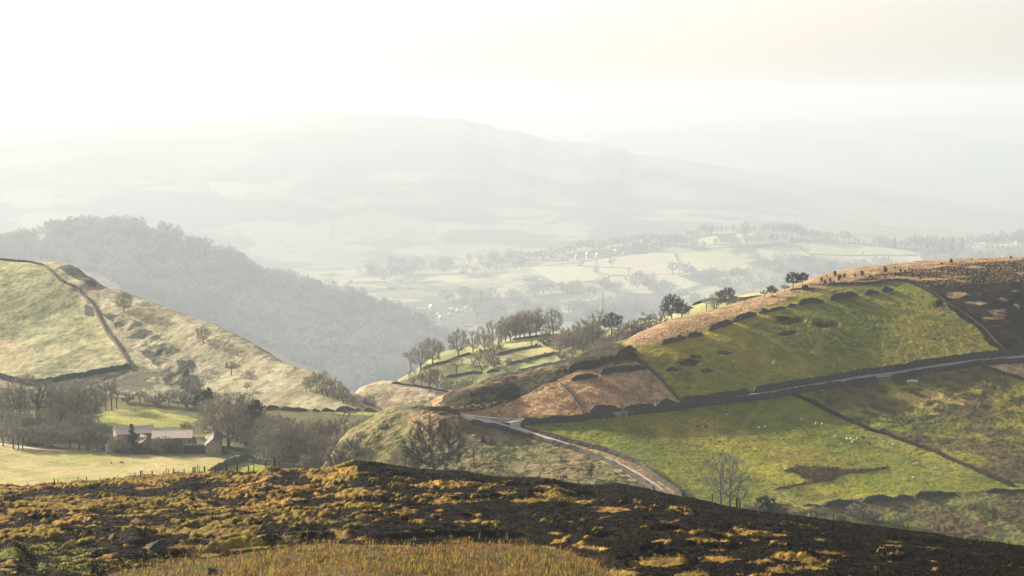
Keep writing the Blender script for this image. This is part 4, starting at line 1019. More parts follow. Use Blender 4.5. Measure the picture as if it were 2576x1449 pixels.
# ---- gate, sign post
def gate(label, patch, u, v, w=3.6, h=1.25, rz=0., m=None):
    p = patch.hit(u, v); t = link('field_gate', None); t.location = p; t.rotation_euler = (0, 0, rz); tag(t, label, 'gate')
    m = m or M_gate
    for s_ in (-1, 1):
        b = MB(); b.box(s_ * w / 2 - .11, s_ * w / 2 + .11, -.11, .11, -.4, h + .25); b.build('gate_post', m, t)
    for k in range(5):
        b = MB(); b.box(-w / 2 + .15, w / 2 - .15, -.03, .03, .18 + k * (h - .25) / 4, .18 + k * (h - .25) / 4 + .13); b.build('bar', m, t)
    b = MB(); b.prism([(-w / 2 + .2, .2), (-w / 2 + .35, .2), (w / 2 - .2, h), (w / 2 - .35, h)], -.06, -.031); b.build('brace', m, t)
M_gate = simple('grey_timber', (.30, .27, .22), .85, .2, .2, 5)
gate('grey five bar field gate in the dark wall below the lane', hill, *P1('c7', 1066, 712), 5.0, 1.5, .1)
gate('small grey gate in the gap of the field wall below the parked cars', farm, *P1('c5', 2092, 1310), 2.2, 1.3, .8)
b = MB(); b.box(-.12, .12, -.12, .12, -.3, 1.5); b.prism([(-.12, 1.5), (.12, 1.5), (0, 1.68)], -.12, .12)
o = b.build('marker_post', simple('white_paint', (.75, .74, .7), .7, .3, .08, 4)); o.location = hill.hit(*P1('c7', 1441, 628)); tag(o, 'short white post in a wall gap beside the upper lane', 'post')

# ---- fences on the brow of the moor
def fence(label, posts, group=None):
    """posts: (u, v of foot, height px, half width px)"""
    root = link('post_and_wire_fence', None); foot = []
    for (u, v, h, wd) in posts:
        p = moor.brow(u, v); px = p.y / FOC
        foot.append((p, h * px * 1.1 + .3))
    root.location = foot[0][0]; tag(root, label, 'fence', group)
    o0 = Vector(foot[0][0])
    for (p, h), (u, v, hp, wd) in zip(foot, posts):
        r = max(.05, wd * p.y / FOC); le = random.uniform(-.05, .05)
        b = MB(); b.tube((0, 0, -.4), (le * h, 0, h), r * 1.05, r * .92, 7); b.tube((le * h, 0, h), (le * h, 0, h + .05), r * .92, r * .5, 7)
        q = b.build('fence_post', M_wood_, root); q.location = p - o0
    for f in (.55, .85):
        pts = [p - o0 + Vector((0, 0, min(h, 1.2) * f)) for p, h in foot]; V, F = [], []
        for i, q in enumerate(pts):
            V += [q + Vector((0, a_x * .003, a_z * .003)) for a_x, a_z in ((0, 1), (.87, -.5), (-.87, -.5))]
            if i: F += [((i - 1) * 3 + k, (i - 1) * 3 + (k + 1) % 3, i * 3 + (k + 1) % 3, i * 3 + k) for k in range(3)]
        link('wire', mesh_np('wire', np.array([v[:] for v in V]), np.array(F), [M_wire]), root)
a_ = lambda L: [(x / 3, 1140.3 + y / 3, h / 3, w / 3 / 2) for x, y, h, w in L]
fence('weathered post and wire fence on the moor brow in front of the farm fields', a_([(212, 286, 18, 5), (413, 294, 30, 11), (439, 292, 32, 6), (467, 294, 16, 12), (591, 286, 22, 6), (656, 280, 30, 7), (759, 268, 16, 5), (892, 262, 18, 6), (1020, 258, 22, 6), (1064, 258, 26, 13), (1079, 254, 34, 6), (1151, 240, 12, 11), (1236, 232, 10, 6), (1254, 232, 24, 6), (1276, 232, 24, 6), (1313, 228, 10, 13), (1343, 230, 12, 5), (1354, 230, 16, 5), (1391, 234, 26, 8)]))
fence('dark post and wire fence on the moor brow below the field gateway', a_([(1459, 240, 38, 10), (1471, 243, 40, 13), (1494, 242, 40, 6), (1503, 242, 36, 6), (1546, 244, 42, 11), (1624, 238, 42, 11), (1649, 236, 34, 6), (1710, 236, 46, 15), (1791, 238, 46, 13), (1878, 222, 28, 10), (1917, 226, 46, 7), (2006, 222, 32, 9), (2072, 218, 46, 11), (2109, 212, 44, 6), (2188, 204, 24, 6), (2220, 198, 20, 6)]))
d_ = lambda L: [(853 + x / 3, 1140.3 + y / 3, h / 3, w / 3 / 2) for x, y, h, w in L]
fence('scattered thin fence posts on the dark moor brow below the pale slope', d_([(1354, 206, 14, 5), (1514, 236, 36, 8), (1671, 276, 24, 7), (1688, 280, 32, 9), (1805, 292, 30, 6), (1943, 290, 24, 7)]))
fence('sparse fence posts running down the dark moor brow below the bare stems', [(1722, 1265, 12, 1.4), (1791, 1278, 16, 1.8), (1852, 1297, 18, 2.), (1861, 1297, 14, 2.4), (1911, 1303, 10, 1.2), (1976, 1312, 10, 1.5), (2039, 1318, 12, 1.6), (2054, 1322, 7, 1.6), (2097, 1327, 11, 1.4), (2124, 1331, 9, 1.3), (2200, 1346, 11, 1.4), (2283, 1354, 12, 1.5)])
# ================================================================== PLANTING
ri = random.uniform
G1 = 'bare trees on the skyline of the right hill'
plant('dome2', midf, 1690, 808, 67, 'tallest broad domed bare tree at the left end of the skyline field', G1, .95)
plant('dome', midf, 1714, 806, 44, 'lower bare tree pressed against the right of the broad domed tree', G1, 1.1)
plant('hawthorn', midf, 1672, 812, 34, 'ragged bare tree filling the left foot of the broad domed tree', G1, 1.2)
plant('bush', midf, 1665, 832, 37, 'rounded olive bush in front of the broad domed tree', G1, 1.25, 'bush', 'thicket_bush')
plant('hawthorn', midf, 1640, 818, 30, 'small round bare tree left of the olive bush', G1, 1.1)
plant('ash', midf, 1801, 786, 54, 'tall slim bare tree of the pair on the skyline field', G1, 1.)
plant('open', midf, 1796, 784, 40, 'leaning forked bare tree crossing the tall slim one', G1, 1.)
plant('open', midf, 1777, 781, 33, 'small sparse bare tree left of the tall slim one', G1, 1.)
plant('dome2', midf, 1829, 781, 58, 'round lollipop shaped bare tree right of the tall slim one', G1, 1.)
plant('hawthorn', midf, 1853, 783, 36, 'low spreading bare tree below the lollipop shaped one', G1, 1.3)
plant('bush', midf, 1800, 789, 15, 'low scrub bush at the foot of the slim tree pair', G1, 1.4, 'bush', 'thicket_bush')
plant('bush', midf, 1868, 778, 18, 'pale brushy bush at the right end of the skyline field', G1, 1.3, 'bush', 'thicket_bush')
plant('dome', hill, 1942, 747, 29, 'round bare tree on the bracken edge left of the dark pair', G1, 1.1)
plant('hawthorn', hill, 1923, 749, 20, 'pale half hidden bare tree left of the round edge tree', G1, 1.2)
plant('dome2', hill, 1995, 727, 43, 'left and larger tree of the dark pair on the brown skyline', G1, 1., rot=1)
plant('dome', hill, 2019, 718, 33, 'right tree of the dark pair on the brown skyline', G1, 1.1)
plant('hawthorn', hill, 1974, 735, 20, 'small dark tree under the left flank of the dark pair', G1, 1.3)
SG = 'young trees dotted along the brown ridge'
sap = [(2025,730,15,'bushdark','dark rounded sapling just right of the dark tree pair'),(2066,708,11,'seed','narrow sapling at the first step of the brown ridge'),(2080,697,6,'seed','tiny low sapling on the skyline of the brown ridge'),(2076,715,12,'seed','dark leaning sapling below the skyline, near the first step'),
 (2088,710,11,'seed','thin sapling in the middle of the brown strip'),(2101,695,14,'seed','wide brushy sapling standing against the pale valley'),(2111,705,16,'seed','biggest dark sapling of the ridge group'),(2124,699,12,'seed','slim sapling right of the biggest one'),(2099,714,8,'seed','short sapling below the biggest one'),
 (2129,714,7,'seed','short sapling above the brow wall'),(2151,696,8,'seed','low sapling left of the rounded dark one'),(2168,694,14,'seed','rounded dark sapling alone on the open brown ridge'),(2189,697,6,'bushdark','small bush below the rounded dark sapling'),(2226,686,17,'seed','tall narrow sapling half way along the brown ridge'),
 (2251,676,6,'seed','faint short sapling right of the tall narrow one'),(2265,685,9,'seed','small upright sapling right of the tall narrow one'),(2288,678,5,'bushdark','tiny bush on the dark edge of the ridge'),(2317,703,10,'seed','dark wedge shaped sapling on the lit bracken stripe'),(2369,666,6,'bushdark','low round bush on the ridge left of the cypress shaped sapling'),
 (2392,663,13,'seed','cypress shaped dark sapling on the skyline'),(2433,694,13,'seed','dark sapling within the black heather'),(2445,656,6,'seed','small dark sapling on the skyline over the black heather'),(2543,652,9,'seed','rightmost dark sapling on the skyline')]
for u, v, h, k, l in sap: plant(k, hill, u, v, h, l, SG, 1.1 if k == 'seed' else 1., 'sapling' if k == 'seed' else 'bush', 'ridge_sapling' if k == 'seed' else 'ridge_bush')
# trees on the near side of the right hill
plant('spread', hill, 1092, 1198, 150, 'large dark spreading bare tree on the grassy knoll, its foot hidden by the moor', None, .95, rot=.6)
plant('oak2', hill, 1022, 1200, 84, 'broad misty bare tree left of the large spreading one', None, 1.2)
plant('thin', hill, 1192, 1162, 62, 'slender bare tree right of the large spreading one', None, 1.)
plant('hawthorn', hill, 1052, 1196, 60, 'low tangled bare tree at the left foot of the large spreading one', None, 1.2)
plant('sapling', hill, 1488, 1203, 38, 'lone brushy sapling on the pale slope below the lane', None, 1.)
plant('bushdark', hill, 1422, 1203, 8, 'tiny dark bush left of the lone brushy sapling', None, 1., 'bush', 'bush')
plant('sapling', hill, 1354, 1214, 18, 'small grey shrub just above the moor brow', None, 1.3, 'shrub', 'shrub')
plant('bushdark', hill, 1216, 1112, 12, 'small dark shrub on the slope right of the large spreading tree', None, .8, 'bush', 'bush')
plant('vase', hill, 1813, 1288, 152, 'left bare tree of the pale stemmed trio above the moor brow', None, 1.15, rot=.3)
plant('vase2', hill, 1836, 1293, 152, 'middle bare tree of the pale stemmed trio, forking low', None, 1.1, rot=2.2)
plant('open', hill, 1854, 1295, 76, 'right tree of the pale stemmed trio, short with a long leaning limb', None, 1.1, rot=.5)
for u, v, h, k, l in ((1908,1294,30,'bush','brown scrub bush beside the pale stemmed trio'),(1930,1290,42,'bushdark','dark scrub bush right of the pale stemmed trio'),(1962,1296,30,'bush','round scrub bush left of the bright grassy hollow'),(1880,1290,26,'bush','low scrub touching the pale stemmed trio'),
    (2010,1318,24,'bushdark','dark bush mound below the bright grassy hollow'),(2150,1300,34,'bush','brown thicket bush under the tumbled wall'),(2196,1308,30,'bush','second brown thicket bush under the tumbled wall, further right'),(2075,1302,26,'hawthorn','low thorn bush where the tumbled wall begins'),
    (2120,1330,26,'bushdark','dark thicket bush low beside the moor brow'),(2500,1300,26,'sapling','twiggy grey shrub under the right hand wall'),(2262,1322,26,'bush','olive thicket bush in the scrubby bottom'),(2350,1330,24,'hawthorn','thin thorn bush in the scrubby bottom')):
    plant(k, hill, u, v, h, l, 'scrub below the sheep pasture', 1.3, 'bush', 'scrub_bush')

clump(hill, ['hawthorn', 'bush', 'oak2'], [(834,1192,72),(850,1190,62),(866,1150,44),(884,1134,36),(908,1114,30),(868,1190,46),(900,1182,34)], 'dull brown tree', 'on the left flank of the grassy knoll', 'trees on the knoll flank')
# hazy green fields
MG = 'bare trees among the hazy green fields'
for u, v, h, k, wf, l in ((1153,896,68,'oak2',1.,'tall bare tree at the left on the top of the hazy green field'),(1190,888,56,'ash',1.1,'twin stemmed bare tree right of the tall left one'),(1218,886,66,'ash2',1.1,'slim tall bare tree in the middle of the hazy green fields'),(1243,900,92,'ash',1.,'tallest pale bare tree of the middle cluster'),
  (1148,948,52,'open',1.,'lone sparse bare tree with raised forks in the green field'),(1212,939,58,'oak',1.,'bare tree with one low side branch by the field wall'),(1244,926,38,'bush',.8,'dense bare tree with brushy foot at the end of the field wall'),(1232,912,50,'ash2',1.,'bare tree behind the low branched one'),
  (1088,920,72,'oak2',.9,'bare tree standing clear at the lower left of the green field'),(1059,934,76,'ash',1.1,'slim hazy bare tree left of the clear standing one'),(1034,936,62,'thin',1.2,'faint slender bare tree at the valley edge'),(1104,902,34,'hawthorn',1.,'small faint tree on the left field boundary'),
  (1391,845,68,'oak2',.9,'lone full crowned bare tree on the skyline of the hazy green fields')):
    plant(k, midf, u, v, h, l, MG, wf)
clump(midf, ['oak2', 'ash2', 'oak', 'ash'], [(1271,861,64),(1284,857,58),(1297,855,64),(1308,853,66),(1319,852,72),(1333,851,70),(1349,849,74),(1262,863,44)], 'bare tree', 'in the tall hazy clump behind the green fields', MG)
for i, (u, v, h, l) in enumerate(((1373,870,10,'round bush at the right end of the upper field wall'),(1357,873,7,'low bush left of the round one on the upper field wall'),(1324,912,13,'round dark bush on the middle field wall'),(1342,905,9,'flat bush right of the round dark one'),(1371,897,11,'thorn bush further along the middle field wall'),(1281,918,17,'squat dark bush at the left end of the middle field wall'),(1392,892,10,'last bush at the right end of the middle field wall'))):
    plant('bush', midf, u, v, h, l, 'bushes along the hazy field walls', 1.2, 'bush', 'field_bush')
clump(midf, ['oak', 'bush', 'hawthorn', 'oak2'], [(1408,890,52),(1425,872,48),(1440,885,44),(1452,868,52),(1466,880,50),(1478,862,58)], 'olive brown bare tree', 'in the scrubby wood, left half', 'scrubby wood behind the ridge')
clump(midf, ['oak2', 'oak', 'hawthorn'], [(1492,868,58),(1508,862,84,'ash2',1.1),(1538,846,60,'dome',1.1),(1523,882,44),(1552,862,40),(1571,852,38),(1500,895,40)], 'olive brown bare tree', 'in the scrubby wood, right half', 'scrubby wood behind the ridge')
clump(midf, ['bush', 'hawthorn'], [(1590,846,40),(1602,836,34),(1620,838,30),(1578,862,26),(1630,822,26)], 'rounded bare bush', 'between the scrubby wood and the broad domed tree', 'scrubby wood behind the ridge', 'thicket_bush', 'bush')
clump(midf, ['bush', 'hawthorn'], [(1375,858,30),(1395,868,30),(1412,905,26),(1440,902,24)], 'low brown bush', 'below the scrubby wood', 'scrubby wood behind the ridge', 'thicket_bush', 'bush')
# tan knoll and the valley mouth
KG = 'bare trees along the valley track'
clump(knoll, ['ash', 'thin', 'oak2', 'ash2'], [(1040,972,44),(1060,976,48),(1080,975,56),(1098,978,58)], 'hazy brown bare tree', 'behind the left part of the valley track', KG)
clump(knoll, ['oak2', 'ash', 'oak'], [(1124,988,40),(1146,992,42),(1164,998,46),(1184,1002,56),(1204,1006,40),(1222,1010,34)], 'hazy brown bare tree', 'where the valley track meets the heather hump', KG)
plant('oak', knoll, 930, 1030, 36, 'lone round bare tree standing on the valley floor', KG, 1.)
plant('thin', farm, 881, 1022, 24, 'left of two thin stems at the end of the tan slope', KG, 1.2)
plant('thin', farm, 888, 1024, 32, 'right of two thin stems at the end of the tan slope', KG, 1.2)
clump(knoll, ['bush', 'hawthorn'], [(1040,1030,22),(1018,1034,18),(1064,1026,22),(1000,1040,16),(1088,1022,24)], 'dull brown bush', 'in the dip behind the grassy knoll', KG, 'thicket_bush', 'bush')
clump(farm, ['ash', 'ash2', 'thin'], [(782,986,46),(796,990,58),(810,994,62),(824,998,56),(838,1002,54),(850,1008,50),(770,984,36),(864,1014,46)], 'pale hazy bare tree', 'in the gully below the wooded ridge', 'trees in the gully')
# farm: trees at the left edge
LG = 'bare trees at the left edge of the farm'
for u, v, h, k, wf, l in ((27,1052,86,'ash2',1.,'leaning slim bare tree near the left frame edge'),(50,1054,108,'ash',1.1,'tall bare tree with upright forks at the left edge'),(67,1052,74,'ash',.9,'bare tree between the upright forked one and the ivy clad one'),(97,1076,124,'ivy',1.,'thick ivy clad tree trunk reaching above the hillside wall'),
  (122,1056,88,'ash2',1.,'forked bare tree right of the ivy clad trunk'),(196,1072,112,'big',1.05,'biggest dense bare tree behind the farm trees'),(165,1066,92,'oak2',1.,'dense bare tree left of the biggest one'),(222,1062,86,'oak2',.9,'bare tree right of the biggest one'),
  (281,1031,78,'thin',1.,'slim straight bare tree above the small meadow'),(266,1032,68,'thin',1.1,'slim bare tree left of the straight one above the meadow'),(293,1027,50,'thin',1.2,'shortest slim bare tree above the meadow'),(5,1062,80,'ash',1.,'bare tree cut by the left frame edge'),(142,1064,64,'oak',1.,'low bare tree between forked and dense ones')):
    plant(k, farm, u, v, h * 1.06, l, LG, wf * 1.3)
LF = 'front row of small trees beside the pale field'
for u, v, h, k, wf, l in ((8,1123,52,'thin',1.6,'thin stemmed tree at the far left of the front row'),(34,1130,54,'thin',1.5,'left of three thin stems by the farm path'),(47,1130,58,'thin',1.4,'middle of three thin stems by the farm path'),(57,1130,50,'thin',1.5,'right of three thin stems by the farm path'),(84,1118,40,'yew',1.,'dark round evergreen in the front row'),
  (106,1126,56,'oak',1.,'bushy grey tree right of the dark evergreen'),(130,1127,50,'oak2',1.2,'grey tree in the middle of the front row'),(158,1096,46,'yew',.9,'dark evergreen behind the front row'),(176,1128,48,'hawthorn',1.2,'low spreading grey tree in the front row'),(200,1128,52,'oak',1.1,'brownish tree left of the pale willow'),
  (222,1132,54,'pale',1.2,'pale yellow tinged willow like tree in the front row'),(246,1132,44,'hawthorn',1.2,'grey bushy tree right of the pale willow'),(262,1131,36,'bush',1.2,'rounded bush next to the little shed'),(20,1108,44,'oak',1.2,'grey tree behind the three thin stems'),(66,1100,50,'oak2',1.2,'grey brown tree behind the dark evergreen'),(146,1112,48,'oak',1.2,'grey tree between the two evergreens')):
    plant(k, farm, u, v, h * 1.08, l, LF, wf * 1.25)
clump(farm, ['bush', 'hawthorn', 'oak'], [(352,1016,34),(375,1018,26),(400,1022,34),(425,1022,38),(448,1024,44),(470,1026,36),(322,1014,30)], 'hazy grey tree', 'at the hillside foot above the meadow', 'trees at the hillside foot')
plant('oak', farm, 294, 1141, 46, 'bare tree in front of the hazy pale roofed outbuilding', LF, 1.1); plant('hawthorn', farm, 312, 1143, 36, 'low bare tree between outbuilding and dark conifer', LF, 1.2); plant('oak2', farm, 398, 1144, 46, 'bare tree in front of the shaded barn wall', LF, 1.)
clump(farm, ['hawthorn', 'bush', 'oak2'], [(430,960,26),(470,985,36),(490,1000,40),(505,985,30)], 'grey hazy tree', 'on the dark scree of the left hillside', 'trees at the hillside foot')
plant('oak2', farm, 312, 785, 52, 'lone bare tree on the rock of the left hillside', None, 1.)
plant('oak', farm, 511, 862, 42, 'pale bare tree on the slope edge right of the lone rock tree', None, .9)
plant('hawthorn', farm, 582, 944, 36, 'wide hawthorn on the tan slope above the wood', None, 1.3)
plant('thin', farm, 461, 930, 28, 'thin hazy tree among the scree', None, 1.2)
plant('thin', farm, 742, 934, 14, 'tiny stem on the skyline of the tan slope', None, 1.2)
plant('hawthorn', farm, 622, 985, 22, 'small hazy thorn tree low on the tan slope', None, 1.)
clump(farm, ['oak', 'oak2', 'hawthorn'], [(12,1086,56),(30,1090,50),(58,1084,56),(78,1096,60),(112,1092,64),(132,1100,56)], 'grey bare tree', 'in the left part of the middle farm rank', LG)
clump(farm, ['oak2', 'oak', 'hawthorn'], [(150,1084,66),(172,1106,52),(188,1098,66),(210,1104,60),(230,1098,56),(244,1112,48),(258,1104,40)], 'grey bare tree', 'in the right part of the middle farm rank', LG)
# farm evergreens and garden
for u, v, h, k, wf, l, c in ((332,1132,66,'fir',1.2,'dark conifer in front of the long barn','tree'),(302,1138,32,'yew',1.1,'dark rounded evergreen left of the conifer','bush'),(322,1141,26,'bush',1.2,'brown bush below the conifer','bush'),(345,1141,28,'bushdark',1.1,'dark hedge bush right of the conifer','bush'),(366,1141,28,'yellowbush',.9,'yellowish green bush by the lit gable','bush'),
   (388,1143,22,'bushdark',1.,'dark bush under the barn wall','bush'),(417,1141,44,'hawthorn',1.,'bare bush leaning on the shaded barn wall','bush'),(445,1141,40,'pale',1.1,'twiggy creeper like tree on the barn wall','tree'),(284,1137,24,'bush',1.,'low bush beside the little shed','bush'),(470,1098,38,'rust',1.2,'reddish bare tree behind the barn end','tree'),(486,1118,20,'yellowbush',1.,'pale garden shrub beside the house terrace','bush')):
    plant(k, farm, u, v, h, l, 'garden trees of the farm', wf, c, 'garden_tree' if c == 'tree' else 'garden_bush')
RG = 'wood behind the farmhouse'
for u, v, h, k, wf, l in ((524,1046,72,'pine',1.,'leftmost dark pine behind the farmhouse roof'),(500,1052,60,'pine',.9,'dark pine half hidden left of the leftmost pine'),(575,1122,138,'big',1.25,'largest bare tree, right behind the farmhouse'),(548,1096,100,'oak2',1.2,'bare tree behind the farmhouse ridge'),(608,1070,78,'pine',.9,'narrow dark pine on the wood skyline'),(643,1122,118,'pine',.9,'tall dark pine right of the largest bare tree'),
   (618,1122,104,'oak2',1.1,'bare tree between largest tree and tall pine'),(662,1130,92,'oak',1.1,'dense bare tree right of the tall pine'),(596,1108,80,'oak',1.1,'bare tree in front of the largest one'),(640,1142,70,'hawthorn',1.2,'low tangled tree behind the silver cars'),(664,1150,66,'oak2',1.2,'bare tree above the corner of the field wall')):
    plant(k, farm, u, v, h, l, RG, wf)
clump(farm, ['oak', 'oak2', 'rust', 'oak'], [(690,1160,112),(712,1166,104),(735,1150,92),(676,1140,100),(702,1136,96),(724,1134,88),(750,1162,84)], 'dense olive bare tree', 'in the left part of the farm wood', RG)
clump(farm, ['oak2', 'oak', 'rust'], [(772,1168,92),(796,1150,86),(815,1172,78),(838,1178,70),(784,1130,74),(850,1160,72),(812,1128,64)], 'dense olive bare tree', 'in the right part of the farm wood', RG)
for u, v, h, k, wf, l in ((692,1184,56,'pale',1.,'pale twiggy sapling in front of the wood wall'),(768,1188,50,'thin',1.4,'leaning thin tree in front of the wood wall'),(868,1120,96,'larch',1.1,'tall slender larch above the wood'),(832,1128,72,'rust',1.2,'spreading rusty brown tree left of the larch'),(803,1118,64,'rust',.8,'upright rusty brown tree left of the spreading one'),(848,1112,60,'larch',1.5,'second slender rusty larch, shorter')):
    plant(k, farm, u, v, h, l, RG, wf)
clump(farm, ['hawthorn', 'oak', 'bush'], [(886,1112,50),(905,1100,46),(924,1092,44),(945,1082,40),(966,1074,34),(890,1140,44),(862,1150,56)], 'dull brown tree', 'in the belt behind the grassy knoll', RG)

# ================================================================== FAR TREES
FG = 'hazy trees along the far ridge top'
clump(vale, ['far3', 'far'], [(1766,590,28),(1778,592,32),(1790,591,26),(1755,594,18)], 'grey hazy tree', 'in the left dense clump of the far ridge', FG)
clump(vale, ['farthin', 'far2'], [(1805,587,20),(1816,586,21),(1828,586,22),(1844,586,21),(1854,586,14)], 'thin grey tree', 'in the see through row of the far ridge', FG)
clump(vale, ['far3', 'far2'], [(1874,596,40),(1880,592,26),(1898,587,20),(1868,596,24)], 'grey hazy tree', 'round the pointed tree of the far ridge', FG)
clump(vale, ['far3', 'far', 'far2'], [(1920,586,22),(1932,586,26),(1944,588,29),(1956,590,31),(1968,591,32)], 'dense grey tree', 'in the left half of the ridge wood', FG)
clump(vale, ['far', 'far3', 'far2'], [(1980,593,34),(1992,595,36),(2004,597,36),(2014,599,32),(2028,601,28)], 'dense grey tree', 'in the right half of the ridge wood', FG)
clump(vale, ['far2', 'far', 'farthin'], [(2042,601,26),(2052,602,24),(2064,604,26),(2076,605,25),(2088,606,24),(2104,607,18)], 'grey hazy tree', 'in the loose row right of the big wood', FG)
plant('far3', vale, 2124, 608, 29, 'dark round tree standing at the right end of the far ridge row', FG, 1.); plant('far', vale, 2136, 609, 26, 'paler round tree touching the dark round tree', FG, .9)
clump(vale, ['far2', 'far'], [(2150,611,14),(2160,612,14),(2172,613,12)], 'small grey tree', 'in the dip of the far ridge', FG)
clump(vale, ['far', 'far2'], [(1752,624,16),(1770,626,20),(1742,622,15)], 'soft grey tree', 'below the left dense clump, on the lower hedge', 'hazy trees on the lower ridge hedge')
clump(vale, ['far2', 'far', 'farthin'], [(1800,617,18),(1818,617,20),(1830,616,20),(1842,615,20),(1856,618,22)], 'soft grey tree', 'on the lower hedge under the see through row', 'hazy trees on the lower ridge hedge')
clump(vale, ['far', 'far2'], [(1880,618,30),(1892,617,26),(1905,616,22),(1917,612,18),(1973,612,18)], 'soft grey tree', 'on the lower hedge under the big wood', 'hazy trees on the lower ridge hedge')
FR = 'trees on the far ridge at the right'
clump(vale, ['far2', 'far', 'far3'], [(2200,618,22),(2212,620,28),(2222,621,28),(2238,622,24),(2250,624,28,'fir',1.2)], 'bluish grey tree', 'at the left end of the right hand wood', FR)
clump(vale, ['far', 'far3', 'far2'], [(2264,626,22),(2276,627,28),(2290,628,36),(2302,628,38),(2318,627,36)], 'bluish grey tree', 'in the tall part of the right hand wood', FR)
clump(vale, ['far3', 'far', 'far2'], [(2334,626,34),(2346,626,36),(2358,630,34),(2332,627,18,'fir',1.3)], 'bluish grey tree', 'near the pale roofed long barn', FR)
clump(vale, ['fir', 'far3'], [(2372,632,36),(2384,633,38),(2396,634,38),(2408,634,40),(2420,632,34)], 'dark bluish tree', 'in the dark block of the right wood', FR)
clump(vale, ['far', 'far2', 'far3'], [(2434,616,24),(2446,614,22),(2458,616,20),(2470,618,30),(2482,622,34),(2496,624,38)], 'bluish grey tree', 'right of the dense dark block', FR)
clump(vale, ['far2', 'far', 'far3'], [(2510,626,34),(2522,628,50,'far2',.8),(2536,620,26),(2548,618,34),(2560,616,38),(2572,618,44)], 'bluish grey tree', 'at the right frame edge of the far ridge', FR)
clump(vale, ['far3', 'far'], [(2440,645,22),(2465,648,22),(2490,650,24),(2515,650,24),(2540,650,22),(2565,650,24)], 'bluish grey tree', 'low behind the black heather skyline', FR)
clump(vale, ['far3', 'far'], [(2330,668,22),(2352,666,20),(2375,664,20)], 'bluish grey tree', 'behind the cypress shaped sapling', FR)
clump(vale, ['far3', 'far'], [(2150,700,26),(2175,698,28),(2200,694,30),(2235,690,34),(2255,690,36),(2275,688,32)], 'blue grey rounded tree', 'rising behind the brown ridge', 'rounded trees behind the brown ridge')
VG = 'trees among the hillside village'
clump(vale, ['far', 'far3'], [(1312,652,24),(1330,652,22),(1348,655,26),(1366,655,28)], 'faint grey tree', 'at the left end of the hillside village', VG)
clump(vale, ['far3', 'far2'], [(1384,648,28),(1402,646,28),(1418,642,26),(1432,640,28),(1446,634,28)], 'faint grey tree', 'above the left village houses', VG)
clump(vale, ['far', 'far3'], [(1462,632,28),(1476,628,26),(1490,624,24),(1508,630,28),(1522,630,26)], 'faint grey tree', 'above the white roofed village house', VG)
clump(vale, ['far3', 'far'], [(1540,624,28),(1556,622,30),(1572,622,28),(1588,614,24),(1604,612,24),(1620,612,26)], 'faint grey tree', 'behind the middle village houses', VG)
clump(vale, ['far', 'far2', 'far3'], [(1638,614,30),(1652,614,28),(1668,616,30),(1682,618,30),(1698,618,36,'far3',1.),(1715,620,30)], 'faint grey tree', 'behind the right village houses', VG)
clump(vale, ['far', 'far2'], [(1728,596,18),(1740,596,16),(1724,622,24),(1740,628,22)], 'faint grey tree', 'between the village and the far ridge row', VG)
EG = 'trees dotted over the big hazy fields'
for u, v, h, k, l in ((1539,672,27,'far2','faint lone tree standing in the middle of the big hazy field'),(1463,671,20,'far','faint small tree on the hedge left of the big hazy field'),(1500,672,18,'farthin','faint thin tree below the white gable'),(1499,689,16,'far3','small round faint tree below the left hedge'),(1581,695,24,'farthin','faint thin tree on the middle hedge'),
   (1692,690,34,'far','faint big tree at the hedge corner'),(1709,689,30,'farthin','dark thin tree at the hedge corner'),(1728,693,32,'far3','dense faint tree right of the hedge corner'),(1745,694,24,'far','faint tree beside the dense one right of the hedge corner'),(2170,642,10,'far','small round tree on the thin far hedge'),(1850,686,14,'far3','small dark round tree on the lower middle hedge'),(1880,684,14,'far','small pale tree on the lower middle hedge'),(1800,684,12,'far','left small tree on the lower middle hedge')):
    plant(k, vale, u, v, h, l, EG, 1.1)
CG = 'trees round the church'
clump(vale, ['far', 'far3'], [(1350,790,30),(1375,795,30),(1330,800,30),(1400,800,34)], 'faint tree', 'left of the church, above the tall clump', CG)
clump(vale, ['far', 'far2', 'far3'], [(1430,792,34),(1450,796,46,'far',1.),(1468,796,42),(1484,800,34),(1500,796,34)], 'soft grey tree', 'left of the church spire', CG)
clump(vale, ['far3', 'far', 'far2'], [(1532,798,44),(1546,798,36),(1562,798,40),(1580,800,46),(1598,802,44),(1615,802,40)], 'soft grey tree', 'right of the church spire', CG)

